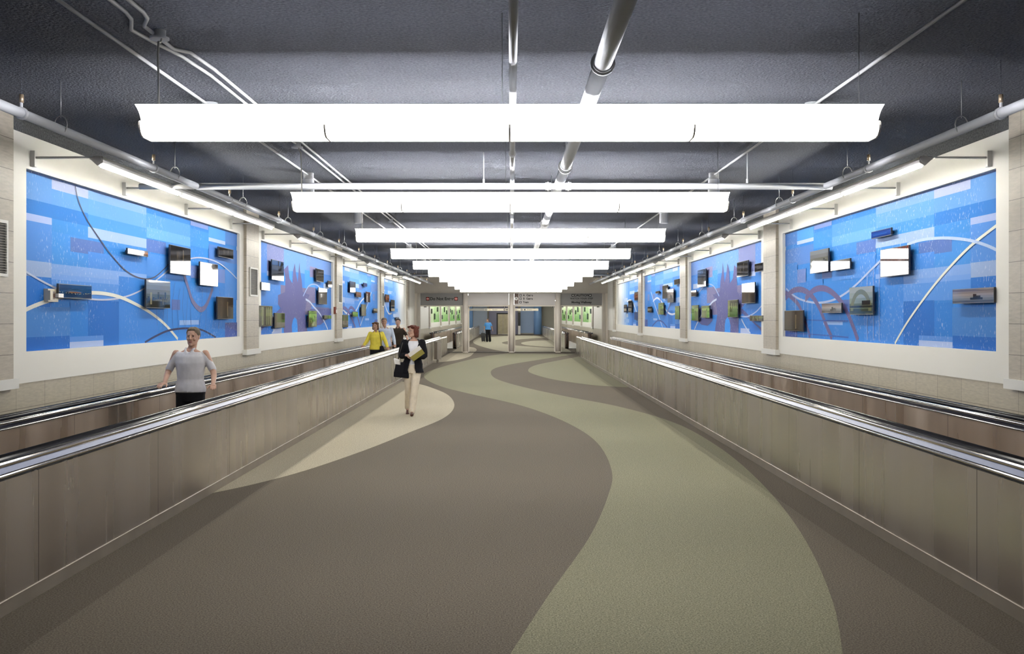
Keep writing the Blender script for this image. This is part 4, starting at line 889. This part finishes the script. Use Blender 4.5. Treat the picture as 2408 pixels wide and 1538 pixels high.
text_mesh('Elevator', 0.13, 'lettering', M['black'], root, (hx(1164), -0.034, hh/2))
text_mesh('Exit', 0.13, 'lettering', M['black'], root, (hx(1213), -0.034, hh/2))
text_mesh('B Gates', 0.13, 'lettering', M['black'], root, (hx(1245), -0.034, hh/2))
for px in (1110, 1190, 1260):
    m = MB(); m.cyl((hx(px), 0, hh), (hx(px), 0, ZC-root.location.z), 0.01, 6); m.build('hanger_rod', M['wire'], root)
root = empty('poster_stand', (fx(1221), YFAR-1.2, 0)); tag(root, 'narrow dark display stand with a white foot, right of the elevator', 'display')
m = MB(); m.box(-0.12, 0.12, -0.05, 0.05, 0.9, 2.3); m.build('screen', M['black'], root)
m = MB(); m.box(-0.12, 0.12, -0.06, 0.06, 0, 0.9); m.build('foot', M['signwhite'], root)


# ------------------------------------------------------------------ people
M['skin'] = mat('skin', (0.50, 0.30, 0.22), rough=0.55)
M['skin2'] = mat('skin_tan', (0.40, 0.23, 0.16), rough=0.55)
M['eye'] = mat('eye_dark', (0.03, 0.02, 0.02), rough=0.3)
M['lips'] = mat('lips', (0.38, 0.13, 0.11), rough=0.5)
def cloth(name, col): return mat(name, col, rough=0.85, spec=0.2, noise=(14, 0.10))
def fuse(o, vox=0.010, smooth=3):
    r = o.modifiers.new('remesh', 'REMESH'); r.mode = 'VOXEL'; r.voxel_size = vox; r.use_smooth_shade = True
    if smooth: k = o.modifiers.new('smooth', 'SMOOTH'); k.factor = 0.5; k.iterations = smooth
    return o
def erings(m, rs, n=20, caps=True):
    """rs: (x, y, z, rx, ry[, yaw]) horizontal ellipse rings"""
    out = []
    for r in rs:
        yaw = r[5] if len(r) > 5 else 0
        out.append([(r[0]+r[3]*math.cos(t)*math.cos(yaw)-r[4]*math.sin(t)*math.sin(yaw), r[1]+r[3]*math.cos(t)*math.sin(yaw)+r[4]*math.sin(t)*math.cos(yaw), r[2]) for t in [2*PI*k/n for k in range(n)]])
    m.rings(out, caps)
def limb(m, pts, rad, n=12, sub=4):
    P = [Vector(p) for p in pts]; Q = []; R = []
    for i in range(len(P)-1):
        for k in range(sub):
            t = k/sub; Q.append(P[i].lerp(P[i+1], t)); R.append(rad[i]+(rad[i+1]-rad[i])*t)
    Q.append(P[-1]); R.append(rad[-1])
    for _ in range(2):   # soften the bends
        Q = [Q[0]]+[(Q[i-1]+Q[i]*2+Q[i+1])/4 for i in range(1, len(Q)-1)]+[Q[-1]]
    m.tube(Q, R, n)
    m.ell(Q[0], (R[0], R[0], R[0]), 10, 7); m.ell(Q[-1], (R[-1],)*3, 10, 7)
def hand(m, wrist, d, up, thumb_side, curl=0.5, sc=1.0):
    """palm plus five unequal curled fingers; d = direction of the hand, up = back of the hand"""
    w_ = Vector(wrist); d = Vector(d).normalized(); up = Vector(up); up = (up-d*up.dot(d)).normalized(); sd_ = d.cross(up)*thumb_side
    m.tube([w_-d*0.03*sc, w_+d*0.02*sc, w_+d*0.05*sc, w_+d*0.088*sc], [0.024*sc, 0.034*sc, 0.041*sc, 0.038*sc], 12, flat=0.5, side=sd_)
    for k, (off, L_) in enumerate(((0.030, 0.068), (0.010, 0.078), (-0.011, 0.072), (-0.030, 0.056))):
        p = w_+d*0.082*sc+sd_*off*sc; dd = d.copy(); pts = [p-d*0.01*sc, p]
        for seg, fr in ((0, 0.42), (1, 0.32), (2, 0.26)):
            a = curl*(0.5+0.45*seg); dd = (d*math.cos(a)-up*math.sin(a)).normalized(); p = p+dd*L_*fr*sc; pts.append(p)
        m.tube(pts, [0.0085*sc, 0.0088*sc, 0.0082*sc, 0.0076*sc, 0.006*sc], 8)
    p = w_+d*0.025*sc+sd_*0.030*sc; a1 = (d*0.6+sd_*0.8-up*0.25).normalized(); a2 = (d*0.85+sd_*0.35-up*0.4).normalized()
    m.tube([p-a1*0.01, p+a1*0.03*sc, p+a1*0.03*sc+a2*0.032*sc, p+a1*0.03*sc+a2*0.055*sc], [0.013*sc, 0.011*sc, 0.0095*sc, 0.007*sc], 8)
def head_mesh(m, c, yaw, pitch=0.0):
    """face looks towards -y at yaw 0"""
    M3 = (Euler((pitch, 0, yaw)).to_matrix()); c = Vector(c)
    def T(p): return c+M3@Vector(p)
    rs = []
    for z, rx, yf, yb in [(-0.118, 0.018, -0.072, -0.045), (-0.108, 0.036, -0.084, -0.020), (-0.092, 0.050, -0.090, 0.015), (-0.070, 0.060, -0.090, 0.050), (-0.045, 0.066, -0.089, 0.075), (-0.015, 0.071, -0.086, 0.093), (0.015, 0.074, -0.086, 0.098), (0.045, 0.075, -0.088, 0.098), (0.070, 0.070, -0.080, 0.090), (0.092, 0.056, -0.060, 0.072), (0.107, 0.034, -0.035, 0.045), (0.113, 0.012, -0.012, 0.020)]:
        cy, ry = (yf+yb)/2, (yb-yf)/2
        rs.append([T((rx*math.cos(t)*(1-0.10*max(0, -math.sin(t))), cy+ry*math.sin(t), z)) for t in [2*PI*k/20 for k in range(20)]])
    m.rings(rs)
    m.tube([T((0, -0.086, 0.018)), T((0, -0.100, -0.008)), T((0, -0.111, -0.030)), T((0, -0.095, -0.036))], [0.007, 0.010, 0.013, 0.009], 8)   # nose
    for s_ in (-1, 1):
        m.ell(T((s_*0.011, -0.096, -0.032)), (0.009, 0.009, 0.007), 8, 6)
        m.ell(T((s_*0.076, 0.006, -0.008)), (0.007, 0.017, 0.030), 10, 8, M3)    # ear
        m.ell(T((s_*0.030, -0.084, 0.024)), (0.020, 0.009, 0.006), 10, 6, M3)    # brow
        m.ell(T((s_*0.038, -0.070, -0.032)), (0.020, 0.016, 0.018), 10, 6, M3)   # cheek
    m.ell(T((0, -0.087, -0.102)), (0.020, 0.011, 0.013), 10, 6, M3)
    return T, M3
def face_parts(root, T, M3, glasses=False):
    for s_ in (-1, 1):
        e = MB(); e.ell(T((s_*0.030, -0.083, 0.004)), (0.011, 0.007, 0.006), 10, 7, M3); e.build('eye', M['eye'], root)
    e = MB(); e.ell(T((0, -0.093, -0.064)), (0.022, 0.007, 0.0075), 10, 7, M3); e.build('lips', M['lips'], root)
    if glasses:
        g = MB()
        for s_ in (-1, 1):
            g.tube([T((s_*0.032+0.022*math.cos(t), -0.101, 0.002+0.017*math.sin(t))) for t in [2*PI*i/16 for i in range(17)]], 0.0018, 6, caps=False)
            g.tube([T((s_*0.054, -0.100, 0.006)), T((s_*0.077, 0.0, 0.006))], 0.0018, 6)
        g.tube([T((-0.010, -0.101, 0.004)), T((0.010, -0.101, 0.004))], 0.0018, 6); g.build('glasses', M['wire'], root)
def hair_mesh(root, T, M3, col, style, name='hair'):
    h = MB(); rn = random.Random(5)
    def R(p, r): h.ell(T(p), r, 12, 8, M3)
    R((0, 0.018, 0.048), (0.085, 0.098, 0.078))
    if style == 'bob':
        for s_ in (-1, 1):
            R((s_*0.066, 0.022, 0.0), (0.030, 0.065, 0.075)); R((s_*0.070, 0.030, -0.06), (0.028, 0.055, 0.055)); R((s_*0.045, -0.058, 0.075), (0.048, 0.032, 0.028))
        R((0, 0.075, -0.02), (0.075, 0.045, 0.09)); R((0, 0.07, -0.07), (0.065, 0.040, 0.055))
        R((0.02, -0.055, 0.092), (0.05, 0.035, 0.025))
        for i in range(24):
            a = rn.uniform(0.25, PI-0.25); x, y = 0.082*math.cos(a), 0.02+0.085*math.sin(a); R((x, y, rn.uniform(-0.10, 0.09)), (0.018, 0.018, 0.028))
    else:
        R((0, 0.055, 0.02), (0.078, 0.058, 0.075))
        for s_ in (-1, 1): R((s_*0.066, 0.030, 0.025), (0.016, 0.050, 0.045))
        R((0, -0.052, 0.088), (0.052, 0.032, 0.022))
    o = fuse(h.build(name, mat('hair_'+name+style+str(len(bpy.data.materials)), col, rough=0.75, spec=0.25, noise=(60, 0.35, (1, 1, 0.3))), root), 0.008, 1); return o

def person(label, loc, rz, H, P, skin):
    """P: pose and clothes. Figure faces -y in its own frame."""
    root = empty('person', loc, rz); tag(root, label, 'person'); root.scale = (H/1.7,)*3
    b = MB(); lean = P.get('lean', 0)
    tors = [(0, 0, 0.80, 0.13, 0.095), (0, 0, 0.88, 0.158, 0.108), (0, 0, 0.96, 0.155, 0.105), (0, 0, 1.06, 0.130, 0.090), (0, 0, 1.16, 0.138, 0.095), (0, 0.0, 1.26, 0.155, 0.102), (0, 0.004, 1.34, 0.160, 0.090), (0, 0.008, 1.395, 0.120, 0.068), (0, 0.010, 1.43, 0.060, 0.055)]
    fat = P.get('fat', 1.0); wide = P.get('wide', 1.0)
    tors = [(x+lean*(z-0.9), y, z, rx*wide, ry*fat) for x, y, z, rx, ry in tors]
    erings(b, tors)
    hc = Vector(P['head']); sh = [Vector(v) for v in P['sh']]
    b.tube([(lean*0.5, 0.012, 1.40), (hc.x*0.6+lean*0.2, 0.012, 1.45), (hc.x, hc.y+0.015, hc.z-0.07)], [0.056, 0.050, 0.050], 14)
    T, M3 = head_mesh(b, hc, P.get('yaw', 0), P.get('pitch', 0))
    for i in (0, 1):
        a = [sh[i], Vector(P['el'][i]), Vector(P['wr'][i])]
        limb(b, a, [0.047, 0.038, 0.024])
        hd = P['hand'][i]; hand(b, a[2], hd[0], hd[1], hd[2], hd[3], 0.98)
        l = [Vector((-0.082 if i == 0 else 0.082, 0, 0.86)), Vector(P['kn'][i]), Vector(P['an'][i])]
        limb(b, l, [0.082, 0.052, 0.036])
        an = l[2]; fd = Vector(P['foot'][i]).normalized()
        b.tube([an+Vector((0, 0, -0.02))-fd*0.04, an+fd*0.06+Vector((0, 0, -0.045)), an+fd*0.15+Vector((0, 0, -0.058))], [0.035, 0.033, 0.022], 10)
    body = fuse(b.build('body', skin, root), 0.0055, 1)
    face_parts(root, T, M3, P.get('glasses', False))
    hair_mesh(root, T, M3, P['hair'][0], P['hair'][1])
    # top
    def sleeves(m, g, stop=1.0):
        for i in (0, 1):
            e, w_ = Vector(P['el'][i]), Vector(P['wr'][i])
            if stop < 1: limb(m, [sh[i]+Vector((0.012 if i == 0 else -0.012, 0, -0.012)), sh[i].lerp(e, stop)], [0.051+g, 0.049+g])
            else: limb(m, [sh[i], e, e.lerp(w_, 0.93)], [0.056+g, 0.050+g, 0.036+g])
    def shell_rings(g, z0, z1, hip=0.0):
        r = []
        for x, y, z, rx, ry in tors:
            if z0 <= z <= z1: r.append((x, y, z, rx+g, ry+g))
        if r[0][2] > z0+0.01: x, y, z, rx, ry = r[0]; r = [(x, y, z0, rx+0.004+hip, ry+0.004+hip)]+r
        return r
    tp = P['top']
    m = MB(); erings(m, shell_rings(tp['g'], tp['z0'], 1.42, tp.get('flare', 0))); sleeves(m, tp.get('sg', 0), tp.get('stop', 1.0)) if tp.get('sleeves', True) else None
    if tp.get('collar'): 
        for s_ in (-1, 1): m.tube([(s_*0.055+lean*0.5, 0.01, 1.445), (s_*0.045+lean*0.5, -0.055, 1.425), (s_*0.018+lean*0.5, -0.085, 1.375)], [0.014, 0.016, 0.010], 8)
    fuse(m.build(tp['name'], tp['mat'], root), 0.010, 2)
    # trousers
    tr = P['trousers']
    m = MB(); erings(m, [(0, 0, 0.79, 0.150, 0.112)]+shell_rings(0.014, 0.80, 1.0))
    for i in (0, 1):
        l = [Vector((-0.082 if i == 0 else 0.082, 0, 0.85)), Vector(P['kn'][i]), Vector(P['an'][i])+Vector((0, 0, -0.01))]
        limb(m, l, [0.098, tr.get('knee', 0.075), tr.get('hem', 0.075)])
    fuse(m.build('trousers', tr['mat'], root), 0.010, 2)
    for i in (0, 1):
        an = Vector(P['an'][i]); fd = Vector(P['foot'][i]).normalized(); s_ = MB()
        s_.tube([an-fd*0.065+Vector((0, 0, -0.045)), an-fd*0.02+Vector((0, 0, -0.038)), an+fd*0.07+Vector((0, 0, -0.052)), an+fd*0.15+Vector((0, 0, -0.062)), an+fd*0.185+Vector((0, 0, -0.066))], [0.030, 0.040, 0.036, 0.034, 0.020], 12)
        s_.box(an.x-0.028, an.x+0.028, an.y-0.02 if fd.y < 0 else an.y-0.02, an.y+0.05, max(0.0005, an.z-0.098), an.z-0.05)
        fuse(s_.build('shoe', P.get('shoe', M['black']), root), 0.008, 1)
    return root, body, tors, sh

DN = (0, 0, -1)
# ---- woman walking towards the camera with magazines
fw = lambda px, py, Y: ((px-CX)*Y/F, Y, EYE-(py-CY)*Y/F)
Yw = 18.45
blk = cloth('black_knit', (0.006, 0.006, 0.009)); cream = cloth('cream_trousers', (0.66, 0.58, 0.46)); whitec = cloth('white_top', (0.72, 0.72, 0.76))
Pw = dict(head=(0.015, -0.015, 1.575), yaw=-0.75, pitch=-0.08, glasses=True, lean=0.06, sh=[(-0.150, 0.01, 1.365), (0.182, 0.01, 1.365)],
  el=[(-0.225, 0.03, 1.10), (0.245, 0.02, 1.09)], wr=[(-0.085, -0.20, 1.135), (0.075, -0.21, 1.13)],
  hand=[((1, -0.25, 0.0), (0, -0.7, 0.7), 1, 0.9), ((-1, -0.25, 0.05), (0, -0.9, 0.4), -1, 0.8)],
  kn=[(-0.072, 0.06, 0.475), (0.05, -0.10, 0.49)], an=[(-0.105, 0.26, 0.135), (0.01, -0.17, 0.095)], foot=[(0, -1, -0.55), (0.08, -1, 0)],
  hair=((0.11, 0.032, 0.02), 'bob'), top=dict(name='white_top', mat=whitec, g=0.010, z0=0.90, sleeves=False), trousers=dict(mat=cream, knee=0.072, hem=0.068), shoe=mat('dark_shoe', (0.06, 0.02, 0.012), rough=0.3))
x, y, _ = fw(969.5, 975, Yw)
root, body, tors, sh = person('woman with short red-brown hair, black cardigan and cream trousers walking, holding magazines', (x, Yw, 0), 0, 1.70, Pw, M['skin'])
# open black cardigan: shell with a front gap, plus sleeves
m = MB(); n = 26; g = 0.026
rs = [(lambda t: t)(r) for r in tors if r[2] >= 0.88]
for s_ in (-1, 1):
    outer = []; 
    for x_, y_, z, rx, ry in [(0, 0, 0.80, 0.185, 0.125)]+rs:
        gap = 0.16+0.55*max(0, (z-1.10))/0.32 if z > 1.10 else 0.16+0.75*(1.10-z)
        if z > 1.40: gap = 0.9
        gg = g+(0.012 if z < 1.0 else 0); row = []
        for k in range(n):
            t = -PI/2+s_*(gap+(PI-gap)*k/(n-1)); row.append((x_+(rx+gg)*math.cos(t), y_+(ry+gg)*math.sin(t), z))
        for k in range(n-1, -1, -1):
            t = -PI/2+s_*(gap+(PI-gap)*k/(n-1)); row.append((x_+(rx+gg-0.014)*math.cos(t), y_+(ry+gg-0.014)*math.sin(t), z))
        outer.append(row)
    m.rings(outer, True, False)
for i in (0, 1):
    e, w_ = Vector(Pw['el'][i]), Vector(Pw['wr'][i]); limb(m, [sh[i], e, e.lerp(w_, 0.80)], [0.068, 0.064, 0.050])
fuse(m.build('cardigan', blk, root), 0.010, 1)
# magazines held in front (their own things) and the black shoulder bag
mg = empty('magazine', (x+0.13, Yw-0.30, 1.135), 0); mg.rotation_euler = (0.15, -0.62, 0.12); tag(mg, 'white and olive magazine held in the walking woman\'s hands', 'magazine')
m = MB(); m.box(-0.13, 0.13, -0.006, 0.006, -0.045, 0.13); m.build('pages', M['signwhite'], mg)
m = MB(); m.col = lin('#8c8240'); m.box(-0.131, 0.131, -0.008, -0.006, -0.046, 0.055); m.col = lin('#d8d4cc'); m.box(-0.131, 0.131, -0.008, -0.006, 0.055, 0.131); m.build('cover', vcmat('magazine_cover', rough=0.3), mg)
bg = empty('shoulder_bag', (x-0.205, Yw-0.02, 0.70)); tag(bg, 'large black shoulder bag hanging at the walking woman\'s side', 'bag')
m = MB(); m.rings([[(-0.14, -0.07, 0.02), (0.15, -0.07, -0.01), (0.15, 0.05, -0.01), (-0.14, 0.05, 0.02)], [(-0.135, -0.09, 0.10), (0.15, -0.09, 0.08), (0.15, 0.06, 0.08), (-0.135, 0.06, 0.10)], [(-0.09, -0.07, 0.29), (0.12, -0.07, 0.30), (0.12, 0.04, 0.30), (-0.09, 0.04, 0.29)]], smooth=False); fuse(m.build('bag_body', blk, bg), 0.012, 4)
m = MB(); m.tube([(-0.07, -0.02, 0.28), (-0.03, -0.06, 0.45), (0.03, -0.03, 0.66), (0.055, 0.03, 0.70), (0.05, 0.09, 0.62), (0.04, 0.10, 0.42), (0.08, 0.03, 0.29)], 0.010, 8); m.build('strap', M['black'], bg)
pp = MB(); pp.rings([[(-0.05, -0.01, 0), (0.05, -0.02, -0.015), (0.06, 0.0, -0.015), (-0.04, 0.01, 0)], [(-0.07, -0.02, 0.10), (0.03, -0.05, 0.07), (0.05, 0.0, 0.08), (-0.05, 0.02, 0.11)]], smooth=False)
o = pp.build('paper', M['signwhite'], None, (x-0.27, Yw-0.09, 0.965)); tag(o, 'crumpled white paper sticking out of the black shoulder bag', 'paper')

# ---- yellow sweater woman riding the left walkway
def stand(head, sh_, el, wr, hd, **k):
    d = dict(head=head, sh=sh_, el=el, wr=wr, hand=hd, kn=[(-0.095, -0.01, 0.48), (0.095, -0.01, 0.48)], an=[(-0.10, 0.01, 0.098), (0.10, 0.01, 0.098)], foot=[(-0.12, -1, 0), (0.12, -1, 0)]); d.update(k); return d
blacktr = cloth('black_trousers', (0.010, 0.010, 0.012))
yel = cloth('yellow_sweater', (0.72, 0.60, 0.08))
Py = stand((-0.02, -0.01, 1.575), [(-0.165, 0.01, 1.36), (0.165, 0.01, 1.36)], [(-0.27, 0.03, 1.13), (0.27, 0.02, 1.13)], [(-0.345, -0.12, 1.02), (0.335, -0.13, 0.96)],
  [((-0.3, -1, -0.15), (0, -0.2, 1), -1, 0.7), ((0.3, -1, -0.2), (0, -0.2, 1), 1, 0.7)], hair=((0.10, 0.05, 0.025), 'bob'), yaw=-0.15, wide=1.06, fat=1.12,
  top=dict(name='sweater', mat=yel, g=0.026, z0=0.90, sg=0.006, collar=True), trousers=dict(mat=blacktr))
Yy = 27.9; root, *_ = person('woman in a bright yellow sweater riding the left walkway, hands out on both rails', ((884.5-CX)*Yy/F, Yy, 0.02), 0.05, 1.69, Py, M['skin2'])
m = MB(); m.tube([(0.07, 0.05, 1.44), (0.10, -0.06, 1.42), (0.135, -0.13, 1.30), (0.155, -0.14, 1.12), (0.165, -0.13, 1.0)], 0.011, 8); m.tube([(0.165, -0.11, 1.0), (0.19, -0.10, 0.84), (0.20, -0.08, 0.76)], [0.05, 0.08, 0.05], 12)
bb = fuse(m.build('handbag', blk, None, ((884.5-CX)*Yy/F, Yy, 0.02)), 0.010, 1); tag(bb, 'black handbag on the shoulder of the woman in yellow', 'bag')
# ---- man in a pale blue shirt behind her
pale = cloth('pale_blue_shirt', (0.50, 0.56, 0.68))
Pm = stand((-0.02, 0, 1.585), [(-0.18, 0.01, 1.375), (0.18, 0.01, 1.375)], [(-0.24, 0.04, 1.11), (0.255, 0.02, 1.11)], [(-0.21, -0.06, 0.88), (0.30, -0.10, 0.93)],
  [((0, -0.3, -1), (-1, 0, 0), 1, 0.4), ((0.1, -1, -0.3), (0, -0.2, 1), 1, 0.7)], hair=((0.16, 0.13, 0.11), 'short'), yaw=0.1, wide=1.10, fat=1.15,
  top=dict(name='shirt', mat=pale, g=0.020, z0=0.88, collar=True), trousers=dict(mat=cloth('khaki_trousers', (0.35, 0.30, 0.22))))
Ym = 29.6; person('man with grey hair in a pale blue shirt, standing behind the woman in yellow', ((905-CX)*Ym/F, Ym, 0.02), 0, 1.80, Pm, M['skin2'])
# ---- man in dark brown shirt
dark = cloth('dark_brown_shirt', (0.030, 0.022, 0.016))
Pd = stand((0.0, 0, 1.585), [(-0.18, 0.01, 1.375), (0.18, 0.01, 1.375)], [(-0.25, 0.03, 1.11), (0.27, 0.0, 1.14)], [(-0.20, -0.08, 0.90), (0.33, -0.16, 1.00)],
  [((0, -0.3, -1), (-1, 0, 0), 1, 0.4), ((0.4, -1, 0), (0, -0.2, 1), 1, 0.8)], hair=((0.04, 0.03, 0.025), 'short'), yaw=0.1, glasses=True, wide=1.08,
  top=dict(name='shirt', mat=dark, g=0.022, z0=0.88, collar=True, stop=0.85), trousers=dict(mat=blacktr))
Yd = 31.9; person('man in a dark brown short sleeved shirt with glasses, rearmost of the three riders', ((936-CX)*Yd/F, Yd, 0.02), 0, 1.77, Pd, M['skin'])
# ---- nearest rider in a white shirt
Pg = stand((0.03, 0, 1.585), [(-0.18, 0.01, 1.375), (0.18, 0.01, 1.375)], [(-0.29, 0.02, 1.13), (0.29, 0.02, 1.13)], [(-0.25, -0.20, 1.02), (0.34, -0.20, 1.00)],
  [((-0.2, -1, -0.1), (0, -0.2, 1), -1, 0.7), ((0.3, -1, -0.1), (0, -0.2, 1), 1, 0.7)], hair=((0.14, 0.11, 0.08), 'short'), wide=1.08,
  top=dict(name='shirt', mat=cloth('white_shirt', (0.62, 0.61, 0.64)), g=0.022, z0=0.90, collar=True, stop=0.8), trousers=dict(mat=blacktr))
Yg = 12.1; person('nearest rider on the left walkway, in a white shirt and black trousers', ((448-CX)*Yg/F, Yg, 0.02), 0, 1.70, Pg, M['skin'])
# ---- man in blue shirt with a case, beyond the posts
blue = cloth('bright_blue_shirt', (0.10, 0.32, 0.72))
Pb = stand((-0.02, 0, 1.585), [(-0.18, 0.01, 1.375), (0.18, 0.01, 1.375)], [(-0.25, 0.03, 1.11), (0.27, 0.02, 1.11)], [(-0.28, -0.02, 0.87), (0.34, -0.04, 0.88)],
  [((0, -0.1, -1), (-1, 0, 0), 1, 1.3), ((0.2, -0.2, -1), (1, 0, 0), -1, 0.4)], hair=((0.05, 0.03, 0.02), 'short'), yaw=-0.7, wide=1.22, fat=1.35,
  kn=[(-0.09, -0.04, 0.48), (0.11, 0.02, 0.48)], an=[(-0.06, -0.10, 0.098), (0.14, 0.08, 0.098)], top=dict(name='shirt', mat=blue, g=0.024, z0=0.90, sg=0.012, stop=0.7, collar=True), trousers=dict(mat=blacktr, knee=0.09, hem=0.095))
Yb = 72.0; xb = (1147.5-CX)*Yb/F
person('man in a bright blue shirt and black trousers pulling a black case beyond the posts', (xb, Yb, 0), 0, 1.72, Pb, M['skin2'])
cs = empty('rolling_case', (xb-0.33, Yb+0.02, 0)); tag(cs, 'black rolling case at the side of the man in the blue shirt', 'suitcase')
m = MB(); m.rings([[(-0.13, -0.16, 0.05), (0.13, -0.16, 0.05), (0.13, 0.16, 0.05), (-0.13, 0.16, 0.05)], [(-0.18, -0.17, 0.42), (0.13, -0.17, 0.42), (0.13, 0.17, 0.42), (-0.18, 0.17, 0.42)], [(-0.17, -0.15, 0.66), (0.11, -0.15, 0.66), (0.11, 0.15, 0.66), (-0.17, 0.15, 0.66)]], smooth=False); m.build('case_body', M['black'], cs)
m = MB(); m.tube([(-0.06, 0, 0.64), (-0.05, 0, 0.78), (0.07, 0, 0.79), (0.06, 0, 0.64)], 0.010, 8); m.build('handle', M['black'], cs)
for q_ in (-0.10, 0.10):
    m = MB(); m.cyl((q_-0.015, 0.10, 0.035), (q_+0.015, 0.10, 0.035), 0.035, 12); m.build('wheel', M['rubber'], cs)
